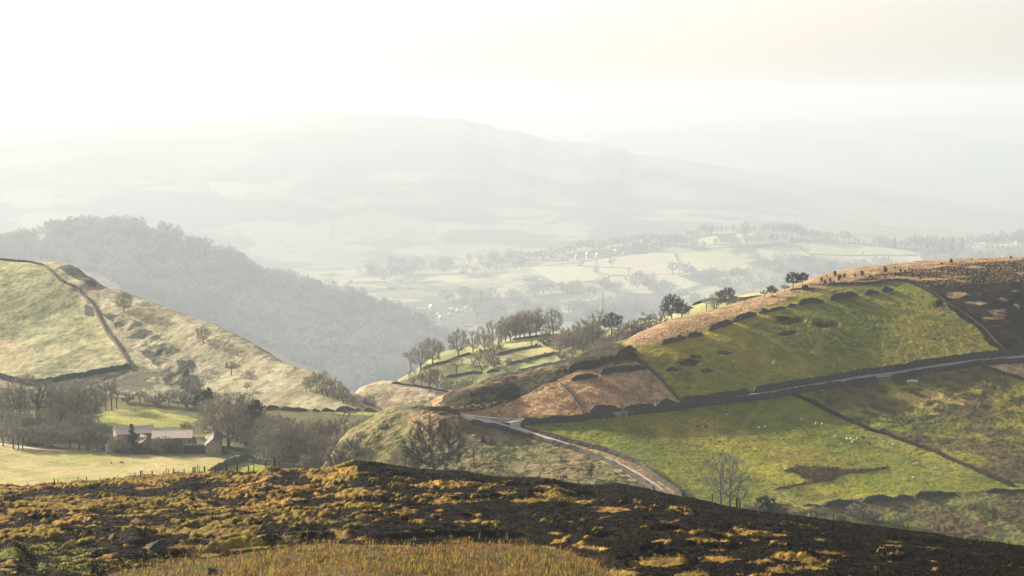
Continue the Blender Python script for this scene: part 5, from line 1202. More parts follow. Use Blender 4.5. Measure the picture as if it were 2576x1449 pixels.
def far_wood(label, patch, polys, n, hpx, seed, keys=('far', 'far2', 'far3'), col=None, keep=.25):
    """woodland that reads as one mass"""
    r = np.random.default_rng(seed); Vs, F3, F4, M3, M4 = [], [], [], [], []; base = 0
    box = [p for q in polys for p in q]; u0, u1 = min(p[0] for p in box), max(p[0] for p in box); v0, v1 = min(p[1] for p in box), max(p[1] for p in box)
    us, vs = r.uniform(u0, u1, n * 12), r.uniform(v0, v1, n * 12); ok = np.zeros(len(us), bool)
    for q in polys: ok |= inpoly(us, vs, q)
    us, vs = us[ok][:n], vs[ok][:n]
    lib = []
    for k in keys:
        me = PROTO[k]['c']; v = np.empty(len(me.vertices) * 3, np.float32); me.vertices.foreach_get('co', v); v = v.reshape(-1, 3)
        t = PROTO[k]['t']; tv = np.empty(len(t.vertices) * 3, np.float32); t.vertices.foreach_get('co', tv); tv = tv.reshape(-1, 3)
        cf = np.array([p.vertices[:] for p in me.polygons]); tf = np.array([p.vertices[:] for p in t.polygons if len(p.vertices) == 4])
        big = np.array([np.ptp(tv[f][:, 2]) for f in tf]) > .3
        lib.append((v, cf, tv, tf[big][:60], PROTO[k]['H']))
    for u, v in zip(us, vs):
        p = patch.hit(u, v); hh = hpx(u, v) if callable(hpx) else hpx
        cv, cf, tv, tf, H = lib[r.integers(len(lib))]; sc = hh * p.y / FOC / H * r.uniform(.6, 1.3); a = r.uniform(0, 6.28)
        mi_ = int(r.choice([0, 0, 0, 2, 2, 3])); sel = r.random(len(cf) // 3) < keep * r.uniform(.5, 1.4); sel = np.repeat(sel, 3)
        c, s_ = math.cos(a) * sc, math.sin(a) * sc; wf = r.uniform(.8, 1.5)
        for vv, ff, store in ((cv, cf[:len(sel)][sel], F3), (tv, tf, F4)):
            w = np.empty_like(vv); w[:, 0] = (vv[:, 0] * c - vv[:, 1] * s_) * wf + p.x; w[:, 1] = (vv[:, 0] * s_ + vv[:, 1] * c) * wf + p.y; w[:, 2] = vv[:, 2] * sc + p.z
            us_, inv = np.unique(ff, return_inverse=True)
            Vs.append(w[us_]); (M3 if store is F3 else M4).append(np.full(len(ff), mi_ if store is F3 else 1)); store.append(inv.reshape(ff.shape) + base); base += len(us_)
    f3, f4 = np.concatenate(F3), np.concatenate(F4)
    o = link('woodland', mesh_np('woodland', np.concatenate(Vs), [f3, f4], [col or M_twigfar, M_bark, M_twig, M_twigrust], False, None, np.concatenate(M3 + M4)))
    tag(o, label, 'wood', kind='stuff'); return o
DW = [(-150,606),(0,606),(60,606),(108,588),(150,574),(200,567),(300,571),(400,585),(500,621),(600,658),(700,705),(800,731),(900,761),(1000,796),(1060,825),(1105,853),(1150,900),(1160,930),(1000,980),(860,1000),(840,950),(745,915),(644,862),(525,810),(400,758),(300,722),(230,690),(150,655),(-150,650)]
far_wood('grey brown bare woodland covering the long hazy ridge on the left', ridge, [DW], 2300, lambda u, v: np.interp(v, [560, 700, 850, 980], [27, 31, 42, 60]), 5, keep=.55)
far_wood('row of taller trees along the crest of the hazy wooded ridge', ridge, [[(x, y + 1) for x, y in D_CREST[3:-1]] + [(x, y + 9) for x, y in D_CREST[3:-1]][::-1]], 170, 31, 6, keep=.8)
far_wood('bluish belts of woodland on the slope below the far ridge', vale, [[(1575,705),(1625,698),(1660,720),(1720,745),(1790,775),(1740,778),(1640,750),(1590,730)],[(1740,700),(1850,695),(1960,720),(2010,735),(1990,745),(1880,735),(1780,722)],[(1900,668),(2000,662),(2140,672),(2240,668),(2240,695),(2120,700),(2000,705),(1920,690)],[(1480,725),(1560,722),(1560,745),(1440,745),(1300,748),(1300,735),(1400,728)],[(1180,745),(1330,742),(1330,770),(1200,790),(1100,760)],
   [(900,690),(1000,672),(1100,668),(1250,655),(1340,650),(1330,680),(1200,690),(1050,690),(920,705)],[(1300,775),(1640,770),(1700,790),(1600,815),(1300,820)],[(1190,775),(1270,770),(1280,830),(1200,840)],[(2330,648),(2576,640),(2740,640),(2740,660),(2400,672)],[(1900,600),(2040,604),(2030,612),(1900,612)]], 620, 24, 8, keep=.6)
# ================================================================== THE FARM
M_slate = simple('stone_slates', (.23, .19, .145), .9, .1, .25, 1.2, .5)
M_slate2 = simple('sunlit_slates', (.44, .37, .29), .95, .05, .2, 1.2, .5)  # paler copy of the slates, sunlight put into the colour
M_gable = simple('house_stone', (.24, .205, .15), .9, .15, .3, 1.5, .6)
M_barnw = simple('barn_stone', (.22, .19, .14), .9, .15, .3, 1.5, .6)
M_dark = simple('dark_glass', (.02, .022, .025), .25, .5, .1, 5)
M_cream = simple('painted_timber', (.7, .66, .56), .7, .3, .08, 5)
M_boards = simple('tarred_boards', (.035, .032, .03), .85, .2, .3, 4)

def house(name, label, patch, u, v, L, Wd, eave, ridge, rz, mw, mr, cat='house', chim=(.12,), win=True, over=.35, group=None, sink=.8, porch=False):
    """origin at the near gable's foot; ridge runs back along +y"""
    p = patch.hit(u, v); t = link(name, None); t.location = p; t.rotation_euler = (0, 0, rz); tag(t, label, cat, group)
    h = Wd / 2
    b = MB(); b.prism([(-h, -sink), (h, -sink), (h, eave), (0, ridge - .12), (-h, eave)], 0, L); b.build('wall', mw, t)
    sl = (ridge - eave) / h; k = h + over; r0 = eave - sl * over
    rb = MB()
    for s_ in (-1, 1):
        prof = [(s_ * k, r0), (0, ridge), (0, ridge + .22), (s_ * k, r0 + .2)]
        rb.prism(prof if s_ > 0 else prof[::-1], -over, L + over)
    rb.box(-.14, .14, -over, L + over, ridge + .12, ridge + .32)
    ro = rb.build('roof', mr, t)
    for f in chim:
        c = MB(); yc = f * L; c.box(-.45, .45, yc - .55, yc + .55, ridge - .7, ridge + 1.3); c.box(-.52, .52, yc - .62, yc + .62, ridge + 1.3, ridge + 1.42)
        for o in (-.25, .25): c.tube((0, yc + o, ridge + 1.42), (0, yc + o, ridge + 1.85), .13, .11, 8)
        c.build('chimney', mw, ro)
    if win:
        def window(x0, x1, z0, z1, y=None, side=None, nm='window'):
            f = MB(); g = MB(); e = .09
            if side is None:
                f.box(x0 - e, x1 + e, y - .05, y - .003, z0 - e, z0); f.box(x0 - e, x1 + e, y - .05, y - .003, z1, z1 + e)
                f.box(x0 - e, x0, y - .05, y - .003, z0, z1); f.box(x1, x1 + e, y - .05, y - .003, z0, z1); f.box((x0 + x1) / 2 - .03, (x0 + x1) / 2 + .03, y - .04, y - .005, z0, z1)
                g.box(x0, x1, y - .02, y - .004, z0, z1)
            else:
                xx = side * (h + .004); xo = side * (h + .06); a, c_ = min(xx, xo), max(xx, xo)
                f.box(a, c_, x0 - e, x1 + e, z0 - e, z0); f.box(a, c_, x0 - e, x1 + e, z1, z1 + e); f.box(a, c_, x0 - e, x0, z0, z1); f.box(a, c_, x1, x1 + e, z0, z1)
                g.box(side * (h + .01) - .006, side * (h + .01) + .006, x0, x1, z0, z1)
            w = f.build(nm, M_cream, t); g.build('pane', M_dark, w)
        window(-.35, .35, eave * .95, eave * .95 + 1.0, 0); window(-.3, .3, eave * .35, eave * .35 + 1.2, 0)
        for q_ in range(3 if L > 9 else 2):
            y0 = L * (.15 + .28 * q_)
            window(y0, y0 + 1.0, eave * .25, eave * .25 + 1.2, None, -1); window(y0, y0 + 1.0, eave * .68, eave * .68 + .9, None, -1)
        d = MB(); d.box(-h - .07, -h - .003, L * .55, L * .55 + 1.05, -.1, 2.0); dd = d.build('door', M_boards, t)
    return t
sc_ = farm.hit(535, 1146).y / FOC
house('farmhouse', 'stone farmhouse with a steep gable facing the moor and a lit roof slope', farm, 537, 1147, 19, 40 * sc_, 27 * sc_, 44 * sc_, math.radians(8), M_gable, M_slate, 'farmhouse', (.93,))
pb = farm.hit(476, 1140); sb = pb.y / FOC
# long barn: ridge runs left-right, drawn as a house turned a quarter
t = house('barn', 'long stone barn with a broad pale roof and a shaded front wall', farm, 378, 1140, 98 * sb, 12, 38 * sb, 51 * sb, math.radians(-83), M_barnw, M_slate2, 'barn', (), False)
t.location = farm.hit(378, 1141) + Vector((0, 6.2, 0))
b = MB(); b.box(6.002, 6.05, 5, 7.4, 0, 3.4); b.build('door', M_boards, t)
for y0 in (2, 9.5, 12.2):
    b = MB(); b.box(6.002, 6.05, y0, y0 + .5, 3.4, 4.6); b.build('slit_window', M_dark, t)
house('cottage', 'low stone range with a lit gable end, left of the conifer', farm, 372, 1138, 9, 5.2, 3.2, 5.2, math.radians(30), M_gable, M_slate, 'cottage', (), False)
house('outbuilding', 'hazy pale roofed outbuilding behind the front row trees', farm, 290, 1126, 13, 9, 5.2, 7.0, math.radians(-70), M_gable, M_slate2, 'outbuilding', (), False)
house('small_shed', 'tiny pale blue shed at the left end of the farm', farm, 275, 1138, 3.2, 2.6, 2.0, 2.8, math.radians(12), simple('pale_blue_paint', (.50, .56, .62), .7, .3, .1, 4), simple('shed_felt', (.55, .55, .53), .8, .2, .1, 4), 'shed', (), False, .12)
# terrace left of the farmhouse
p = farm.hit(500, 1142); t = link('terrace', None); t.location = p; t.rotation_euler = (0, 0, .06); tag(t, 'dark boarded terrace with a pale hand rail left of the farmhouse', 'terrace')
b = MB(); b.box(-5, 4.6, 0, 4, -.8, 2.6); b.build('boarded_front', M_boards, t)
b = MB(); b.box(-5, 4.6, -.06, .06, 3.3, 3.42); [b.box(x - .04, x + .04, -.04, .04, 2.6, 3.3) for x in np.linspace(-4.9, 4.5, 9)]; b.build('hand_rail', M_cream, t)
p = farm.hit(442, 1143); b = MB(); b.box(-.9, .9, -.6, .6, -.2, 1.5); b.prism([(-1, 1.5), (1, 1.5), (1, 1.65), (-1, 1.85)], -.7, .7); o = b.build('fuel_tank_box', M_boards); o.location = p; tag(o, 'dark boxy bin in front of the long barn', 'bin')

# ---- cars
M_tyre = simple('tyre', (.02, .02, .02), .9, .2, .1, 5); M_rim = simple('wheel_rim', (.4, .4, .42), .4, .5, .05, 5, 0, .8)
def car(label, u, v, rz, col, L=4.3, hgt=1.5, van=False):
    p = farm.hit(u, v); t = link('parked_car', None); t.location = p; t.scale = (.85,) * 3; t.rotation_euler = (0, 0, rz); tag(t, label, 'car', 'cars parked by the farmhouse')
    m = simple('car_paint', col, .3, .5, .04, 3, 0, .3)
    a = L / 2
    low = [(-a, .45), (-a * .98, .30), (a * .98, .30), (a, .5), (a * .96, .72), (a * .55, .86), (-a * .95, .90), (-a, .72)]
    b = MB(); b.prism(low, -.84, .84)
    cab = [(-a * .93, .90), (a * .42, .87), (a * .14, hgt - .05), (a * .02, hgt), (-a * .72, hgt), (-a * .80, hgt - .06)] if not van else [(-a * .97, .90), (a * .6, .87), (a * .36, hgt - .06), (a * .25, hgt), (-a * .9, hgt), (-a * .96, hgt - .06)]
    top = [(x * .97, z) for x, z in cab]
    n = len(cab); vs = [(x, -.80, z) if z < 1 else (x, -.62, z) for x, z in cab] + [(x, .80, z) if z < 1 else (x, .62, z) for x, z in cab]
    b.add(vs, [tuple(range(n)), tuple(range(2 * n - 1, n - 1, -1))] + [(i, i + n, (i + 1) % n + n, (i + 1) % n) for i in range(n)])
    body = b.build('body', m, t)
    for s_ in (-1, 1):
        g = MB(); zb, zt = .95, hgt - .12
        y0, y1 = (.80 - .18 * (zb - .88) / (hgt - .88) + .012), (.80 - .18 * (zt - .88) / (hgt - .88) + .012)
        x0, x1 = -a * .78, a * (.30 if not van else .5)
        g.add([(x0, s_ * y0, zb), (x1, s_ * y0, zb), (x1 - .5, s_ * y1, zt), (x0 + .15, s_ * y1, zt)], [(0, 1, 2, 3)]); g.build('side_window', M_dark, t)
        for x in (-a * .6, a * .62):
            w_ = MB(); w_.tube((x, s_ * .70, .32), (x, s_ * .88, .32), .32, .32, 14); w = w_.build('wheel', M_tyre, t)
            r_ = MB(); r_.tube((x, s_ * .86, .32), (x, s_ * .895, .32), .19, .17, 10); r_.build('rim', M_rim, w)
        h_ = MB(); h_.box(a * .955, a * 1.0, s_ * .66 - .16, s_ * .66 + .16, .56, .70); h_.build('headlight', M_cream, t)
    g = MB(); xa, xb = (a * .42, a * .14) if not van else (a * .6, a * .36)
    g.add([(xa + .015, -.70, .90), (xa + .015, .70, .90), (xb + .03, .56, hgt - .10), (xb + .03, -.56, hgt - .10)], [(0, 1, 2, 3)]); g.build('windscreen', M_dark, t)
car('blue hatchback, leftmost of the parked cars beside the farmhouse', 577, 1153, 1.9, (.10, .16, .26), 3.9)
car('white car with a gleaming bonnet, second of the parked cars', 594, 1155, 2.9, (.62, .64, .66), 4.4)
car('long silver estate, third of the parked cars', 612, 1158, -.10, (.50, .51, .53), 4.9, 1.6, True)
car('silver car nosing to the right, last of the parked cars by the wall', 630, 1161, -.3, (.45, .47, .48), 4.2)

# ================================================================== VILLAGE
M_render = simple('white_render', (.32, .31, .29), .8, .2, .06, 2)
M_cotw = simple('cottage_stone', (.34, .30, .23), .9, .15, .2, 1)
M_greyr = simple('grey_slate', (.26, .26, .27), .45, .5, .15, 1)
M_glossy = simple('shining_slate', (.34, .34, .34), .35, .6, .1, 1)  # paler and glossier than the grey slate
def far_house(label, u, v, w, h, rz, white=0, cat='house', patch=None, grp='houses of the hazy village'):
    """a house a few pixels wide: walls, roof, chimneys in one mesh; w,h in survey pixels"""
    pt = patch or vale; p = pt.hit(u, v); k = p.y / FOC; L = w * k; hh = h * k; Wd = max(5., min(9., L * .62)); e = hh * .6
    b = MB(); b.prism([(-Wd / 2, -2), (Wd / 2, -2), (Wd / 2, e), (0, hh - .1), (-Wd / 2, e)], -L / 2, L / 2, 0)
    for s_ in (-1, 1):
        pr = [(s_ * (Wd / 2 + .4), e - .3), (0, hh), (0, hh + .25), (s_ * (Wd / 2 + .4), e - .05)]
        b.prism(pr if s_ > 0 else pr[::-1], -L / 2 - .4, L / 2 + .4, 1)
    for y in ((-L * .42, L * .42) if L > 9 else (L * .4,)): b.box(-.5, .5, y - .5, y + .5, hh - .6, hh + 1.4, 0)
    for y in np.linspace(-L * .33, L * .33, 3):
        for s_ in (-1, 1): b.box(s_ * Wd / 2 - .03, s_ * Wd / 2 + .03, y - .5, y + .5, e * .45, e * .8, 2)
    o = b.build('village_house', [M_render if white else M_cotw, M_glossy if white == 2 else M_greyr, M_dark]); o.location = p; o.rotation_euler = (0, 0, rz); tag(o, label, cat, grp); return o
VH = [(1486,622,22,9,1.2,2,'white roofed house highest in the left part of the hillside village'),(1497,634,16,8,1.3,2,'bright roofed house just below the highest white roof'),(1502,646,11,11,.3,1,'narrow white gabled house at the field corner'),(1450,652,10,12,.2,1,'white gable end among grey trees left of the field corner'),
 (1477,648,12,14,.2,1,'pale tall gable between two dark gardens'),(1390,648,18,7,1.4,2,'long pale roof at the left end of the hillside village'),(1549,637,9,11,.2,1,'slim white gable in the middle of the hillside village'),(1600,620,20,12,1.2,1,'cream house in the upper middle of the village'),(1626,612,18,12,1.,2,'brightest cluster roof high in the village'),
 (1600,634,26,9,1.45,1,'long house with white gable ends above the big field'),(1634,622,16,10,1.,0,'grey stone house below the brightest roof'),(1662,614,9,15,.2,1,'tall narrow white house towards the right of the village'),(1711,622,12,13,.5,1,'white house at the right end of the village, by the trees'),(1420,656,14,8,1.2,0,'grey house low at the left of the village'),
 (1440,662,9,6,.8,1,'tiny white cottage on the field edge'),(1525,640,14,9,1.1,0,'stone house left of the slim white gable'),(1567,641,7,6,.6,1,'tiny white cottage under the slim white gable'),(1580,628,16,9,1.3,0,'stone house left of the long house'),(1650,628,14,9,1.2,0,'stone house right of the long house'),(1312,662,14,6,1.3,2,'pale roof farthest left on the village hillside'),
 (1326,668,8,7,.4,1,'small white cottage beside the farthest left roof')]
for q_ in VH: far_house(q_[6], *q_[:6])
LV = [(883,711,9,6,1.2,'left edge of the hazy valley, above the wood'),(963,703,12,7,1.,'beside the wooded ridge, upper left of the valley'),(969,693,8,6,.6,'topmost of the left valley cluster'),(966,712,10,5,1.2,'low in the left valley cluster'),(1007,709,14,6,1.1,'long roof in the middle left of the valley'),(996,709,7,5,.8,'left of the long roof in the valley'),(1018,715,9,5,.9,'right below the long roof in the valley'),
 (1040,710,10,7,1.,'steep roof right of the long roof in the valley'),(1034,727,14,6,1.4,'low wide house near the ridge treetops'),(985,728,18,7,1.3,'large pale house at the ridge treetops'),(1068,714,11,5,1.4,'left of the pale curved field in the valley'),(1165,690,16,10,1.2,'grey large house above the valley fields'),(1186,693,17,9,1.,'cream large house above the valley fields'),(1200,677,12,6,1.1,'bright roof above the cream large house'),
 (1220,695,12,7,1.3,'right of the cream large house'),(1304,664,13,8,.9,'bright roof left below the hillside village')]
for k, q_ in enumerate(LV): far_house('small pale house ' + q_[5], q_[0], q_[1], q_[2], q_[3], q_[4], 2 if k % 3 else 1, grp='scattered houses of the hazy valley')
NV = [(1040,776,9,6,1.,'on the wood edge left of the lower village'),(1084,778,12,12,.5,'tall white gable at the left of the lower village'),(1090,786,12,6,1.2,'below the tall white gable'),(1135,785,14,12,.9,'bright steep roof in the lower village'),(1130,795,9,8,.8,'under the bright steep roof'),(1150,784,7,7,.5,'narrow house right of the bright steep roof'),(1172,779,10,9,.8,'upper right of the lower village'),
 (1164,801,10,5,1.3,'below the upper right house of the lower village'),(1107,803,9,10,.5,'tall narrow house by the wood'),(1115,802,6,6,.9,'small house touching the tall narrow one'),(1102,794,8,7,.7,'left of the tall narrow house'),(1178,822,20,5,1.45,'long low roof at the bottom of the lower village'),(1168,832,16,7,1.2,'lowest roof of the lower village, near the field trees'),(1255,793,16,6,1.3,'alone right of the lower village'),(1164,810,8,4,1.,'small low roof above the long low one')]
for k, q_ in enumerate(NV): far_house('little pale house ' + q_[5], q_[0], q_[1], q_[2], q_[3], q_[4], 2 if k % 2 else 1, grp='houses of the lower village')
for q_ in ((1360,722,60,6,1.5,1,'very long low pale building in the valley'),(1452,803,32,17,1.35,1,'large pale hall left of the church spire'),(1434,808,30,7,1.45,2,'low shining roof left of the large pale hall'),(1480,800,18,9,1.2,2,'bright roofed house right of the large pale hall'),(1526,783,12,8,1.1,2,'white roofed house right of the church spire'),(1334,706,36,7,1.5,0,'faint terrace of houses above the long low building')):
    far_house(q_[6], *q_[:6], grp='buildings round the church')
far_house('small tan walled house behind the bushes under the broad domed tree', 1623, 806, 18, 14, 1.0, 1, patch=midf, grp=None)
for q_ in ((2346,634,40,9,1.5,2,'long barn with a pale roof on the far right ridge'),(2326,642,20,7,1.3,1,'pale house left below the long barn'),(2424,630,18,9,1.1,2,'white house in front of the dark trees'),(2443,650,22,8,1.3,0,'grey roofs behind the black heather skyline'),(2536,646,18,6,1.3,1,'pale roof near the right edge behind the heather'),(2380,602,8,5,1.2,1,'tiny white farm far off at the right')):
    far_house(q_[6], *q_[:6], grp='farms on the far right ridge')
far_house('hut with a dark roof right behind the broad domed tree', 1728, 778, 14, 9, .4, 0, 'hut', midf, None)
# church
M_church = simple('church_stone', (.15, .14, .12), .9, .15, .2, 1)
p = vale.hit(1516, 806); k = p.y / FOC; t = link('church', None); t.location = p; t.rotation_euler = (0, 0, .25); tag(t, 'hazy stone church with a tall slim pointed spire', 'church')
tw = 15 * k / 2; th_ = 34 * k; tip = 80 * k
b = MB(); b.box(-tw, tw, -tw, tw, -4, th_)
for sx in (-1, 1):
    for sy in (-1, 1): b.box(sx * tw - .35 * sx - .5, sx * tw - .35 * sx + .5, sy * tw - .35 * sy - .5, sy * tw - .35 * sy + .5, th_, th_ + 2.2)
tower = b.build('tower', M_church, t)
for ax in range(4):
    a = ax * math.pi / 2; b = MB(); c_, s_ = math.cos(a), math.sin(a)
    pr = [(-.9, th_ * .6), (.9, th_ * .6), (.9, th_ * .8), (0, th_ * .88), (-.9, th_ * .8)]
    b.add([(x * c_ - (tw + .03) * s_, x * s_ + (tw + .03) * c_, z) for x, z in pr], [tuple(range(5))]); b.build('belfry_window', M_dark, tower)
b = MB(); n = 8; r0 = tw * .92
for i in range(n):
    a0, a1 = 2 * math.pi * i / n + .39, 2 * math.pi * (i + 1) / n + .39
    b.add([(r0 * math.cos(a0), r0 * math.sin(a0), th_), (r0 * math.cos(a1), r0 * math.sin(a1), th_), (.12 * math.cos(a1), .12 * math.sin(a1), tip), (.12 * math.cos(a0), .12 * math.sin(a0), tip)], [(0, 1, 2, 3)])
b.build('spire', M_church, t)
b = MB(); b.prism([(tw + .2, -4), (tw + 26, -4), (tw + 26, 7.5), (tw + .2, 7.5)], -5, 5); b.build('nave', M_church, t)
b = MB(); b.add([(tw + .1, -5.5, 7.4), (tw + 26.4, -5.5, 7.4), (tw + 26.4, 0, 12.5), (tw + .1, 0, 12.5), (tw + .1, 5.5, 7.4), (tw + 26.4, 5.5, 7.4)], [(0, 1, 2, 3), (3, 2, 5, 4), (0, 3, 4), (1, 5, 2)]); b.build('roof', M_greyr, t)

# ================================================================== SHEEP
M_fleece = simple('fleece', (.50, .46, .37), .95, .1, .12, 8, .5)
M_face = simple('sheep_face', (.10, .085, .07), .9, .1, .2, 8)
M_fdark = simple('dark_fleece', (.05, .04, .032), .95, .1, .3, 8, .5)
def sheep_mesh(key, pose):
    J = {'hip': ((-.38, 0, .62), .23), 'mid': ((0, 0, .62), .27), 'chest': ((.33, 0, .63), .22), 'tail': ((-.62, 0, .50), .06)}
    E = [('hip', 'mid'), ('mid', 'chest'), ('hip', 'tail')]
    if pose == 'graze': hd = [('neck', (.58, 0, .52), .12), ('head', (.74, 0, .26), .095), ('nose', (.82, 0, .10), .055)]
    else: hd = [('neck', (.52, 0, .84), .12), ('head', (.66, 0, 1.0), .10), ('nose', (.84, 0, .93), .055)]
    prev = 'chest'
    for n, p, r in hd: J[n] = (p, r); E.append((prev, n)); prev = n
    for s_ in (-1, 1):
        J['ear%d' % s_] = ((hd[1][1][0] - .05, s_ * .17, hd[1][1][2] + .05), .028); E.append(('head', 'ear%d' % s_))
        for nm, x, top in (('f', .34, 'chest'), ('b', -.38, 'hip')):
            o = .02 * s_ if nm == 'f' else -.03 * s_
            if pose == 'lie': pts = [(x + .05, s_ * .2, .42), (x + .2, s_ * .24, .36), (x + .02, s_ * .26, .34)]
            else: pts = [(x, s_ * .13, .42), (x + (.02 if nm == 'f' else -.07) + o, s_ * .13, .24), (x + o, s_ * .13, .01)]
            pv = top
            for k, (q_, r) in enumerate(zip(pts, (.09, .05, .035))):
                a = f'{nm}{s_}{k}'; J[a] = (q_, r); E.append((pv, a)); pv = a
    names = list(J); me = bpy.data.meshes.new(key)
    dz = -.33 if pose == 'lie' else 0
    me.from_pydata([(J[n][0][0], J[n][0][1], J[n][0][2] + dz) for n in names], [(names.index(a), names.index(b_)) for a, b_ in E], [])
    o = bpy.data.objects.new(key, me); C.objects.link(o)
    sk = o.modifiers.new('skin', 'SKIN'); sub = o.modifiers.new('sub', 'SUBSURF'); sub.levels = sub.render_levels = 1
    for n, d in zip(names, me.skin_vertices[0].data): d.radius = (J[n][1], J[n][1]); d.use_root = n == 'mid'
    dg = bpy.context.evaluated_depsgraph_get(); dg.update()
    out = bpy.data.meshes.new_from_object(o.evaluated_get(dg)); bpy.data.objects.remove(o)
    hx = J['head'][0]; legs = .34 + dz
    idx = []
    for f in out.polygons:
        c_ = f.center; isface = (Vector(c_) - Vector((hx[0], hx[1], hx[2] + dz))).length < .2 or c_[0] > hx[0] + .03
        idx.append(1 if isface or (c_[2] < .3 and pose != 'lie' and abs(c_[0]) < .5) else 0)
    out.materials.clear(); out.materials.append(M_fleece); out.materials.append(M_face)
    out.polygons.foreach_set('material_index', np.array(idx, np.int32)); out.polygons.foreach_set('use_smooth', np.ones(len(idx), bool)); out.name = key
    return out
SHM = {k: sheep_mesh('sheep_' + k, k) for k in ('graze', 'stand', 'lie')}
SHD = {}
for k in ('graze', 'stand'):
    m2 = SHM[k].copy(); m2.materials[0] = M_fdark; SHD[k] = m2
def sheep(src, x, y, pose, label, dark=False, grp='sheep grazing on the green pasture', patch=None, sc=1., name='sheep'):
    p = (patch or hill).hit(*P1(src, x, y)); o = bpy.data.objects.new(name, (SHD if dark else SHM)[pose]); C.objects.link(o)
    o.location = p + Vector((0, 0, .01)); o.scale = (sc * ri(.78, .92),) * 3; o.rotation_euler = (0, 0, ri(0, 6.28)); tag(o, label, 'sheep', grp)
for q_ in (('c7', 2165, 700, 'graze', 'white sheep nearest the dark wall, left part of the pasture'), ('c7', 2455, 718, 'stand', 'white sheep below the dark wall, right of the first one'), ('c7', 1940, 768, 'graze', 'leftmost white sheep, beside the dark rush tufts'),
    ('c7', 2482, 834, 'graze', 'left sheep of the close pair in mid pasture'), ('c7', 2545, 824, 'stand', 'right sheep of the close pair in mid pasture'), ('c8', 338, 744, 'stand', 'lone white sheep in the upper middle of the pasture'), ('c8', 484, 786, 'graze', 'left sheep of the two by the slanting wall bend'), ('c8', 545, 790, 'graze', 'right sheep of the two by the slanting wall bend'),
    ('c8', 678, 918, 'stand', 'white sheep standing left of the tight flock'), ('c8', 795, 944, 'graze', 'left sheep of the tight flock'), ('c8', 835, 944, 'stand', 'upper middle sheep of the tight flock'), ('c8', 846, 972, 'graze', 'lowest sheep of the tight flock'), ('c8', 866, 958, 'graze', 'sheep overlapping the lowest one of the tight flock'), ('c8', 897, 940, 'stand', 'right sheep of the tight flock'),
    ('c8', 1070, 920, 'graze', 'white sheep right of the tight flock, nearest the slanting wall'), ('c8', 1168, 972, 'graze', 'second white sheep along the slanting wall'), ('c8', 1262, 1001, 'stand', 'third white sheep along the slanting wall, lowest of the line'), ('c8', 1478, 1196, 'graze', 'left sheep of the touching pair above the rushes'), ('c8', 1498, 1192, 'stand', 'right sheep of the touching pair above the rushes'),
    ('c8', 1694, 1238, 'graze', 'single white sheep nearest the lower slanting wall'), ('c8', 1466, 1338, 'graze', 'lowest white sheep in the pasture')):
    sheep(*q_)
for q_ in (('c7', 1870, 818, 'graze', 'dark sheep left of the two near the rush tufts'), ('c7', 1955, 824, 'graze', 'dark sheep right of the two near the rush tufts'), ('c7', 2086, 974, 'stand', 'lone dark sheep low in the left of the pasture'), ('c8', 958, 930, 'graze', 'small dark sheep right of the tight flock'), ('c8', 1020, 992, 'stand', 'tiny dark sheep below the white one by the slanting wall')):
    sheep(*q_, dark=True)
sheep('e', 1395, 1262, 'lie', 'pale sheep lying on the brow below the dark tree pair', grp=None)
sheep('c5', 1222, 1178, 'graze', 'dark animal grazing in the middle of the pale farm field', True, None, farm, 1.2); sheep('c5', 1120, 1180, 'graze', 'smaller dark animal left in the pale farm field', True, None, farm, .9)
mw = simple('white_plastic', (.75, .76, .74), .5, .4, .04, 5)
fb = MB(); fb.tube((0, 0, 0), (0, 0, .55), .34, .42, 12); fb.tube((0, 0, .55), (0, 0, .62), .45, .45, 12); fbm_ = None
for i, (x, y) in enumerate(((1411, 358), (1441, 355), (1466, 353), (1493, 355))):
    p = hill.hit(*P1('c8', x, y))
    if i == 0: o = fb.build('feed_bucket', mw); fbm_ = o.data
    else: o = link('feed_bucket', fbm_)
    o.location = p; tag(o, ('leftmost white feed bucket of the row under the far right lane', 'second white feed bucket from the left under the far right lane', 'third white feed bucket from the left under the far right lane', 'rightmost white feed bucket of the row under the far right lane')[i], 'bucket', 'white buckets in a row')

# ================================================================== BOULDERS ON THE MOOR
M_rock = simple('gritstone', (.055, .055, .046), .95, .15, .4, 1.5, .9)
def boulder(label, u, v, w, h, seed, d=.8):
    import bmesh
    p = moor.hit(u, v); k = p.y / FOC; bm = bmesh.new(); bmesh.ops.create_icosphere(bm, subdivisions=4, radius=1)
    r = np.random.default_rng(seed); pl = [(lambda n: n / np.linalg.norm(n))(r.normal(0, 1, 3)) for _ in range(11)]; off = r.uniform(.55, .85, 11)
    for vx in bm.verts:
        c_ = np.array(vx.co)
        for n_, o_ in zip(pl, off):
            t_ = c_ @ n_
            if t_ > o_: c_ = c_ - n_ * (t_ - o_)
        c_ = c_ * (1 + .05 * math.sin(9 * c_[0] + seed) * math.cos(7 * c_[2]))
        vx.co = Vector((c_[0] * w * k / 2 * 1.25, c_[1] * w * k / 2 * d, c_[2] * h * k * .62 + h * k * .12))
    me = bpy.data.meshes.new('boulder'); bm.to_mesh(me); bm.free(); me.materials.append(M_rock)
    o = link('boulder', me); o.location = p; o.rotation_euler = (0, -.25, r.uniform(-.3, .3)); tag(o, label, 'boulder', 'gritstone boulders on the moor')
boulder('largest flat faced grey boulder in the mossy grass of the near moor', 393, 1383, 58, 36, 3)
boulder('angular boulder with a lit left face in the bottom straw grass', 532, 1446, 32, 30, 8)
boulder('small dark boulder left in the mossy grass', 236, 1392, 34, 16, 5)

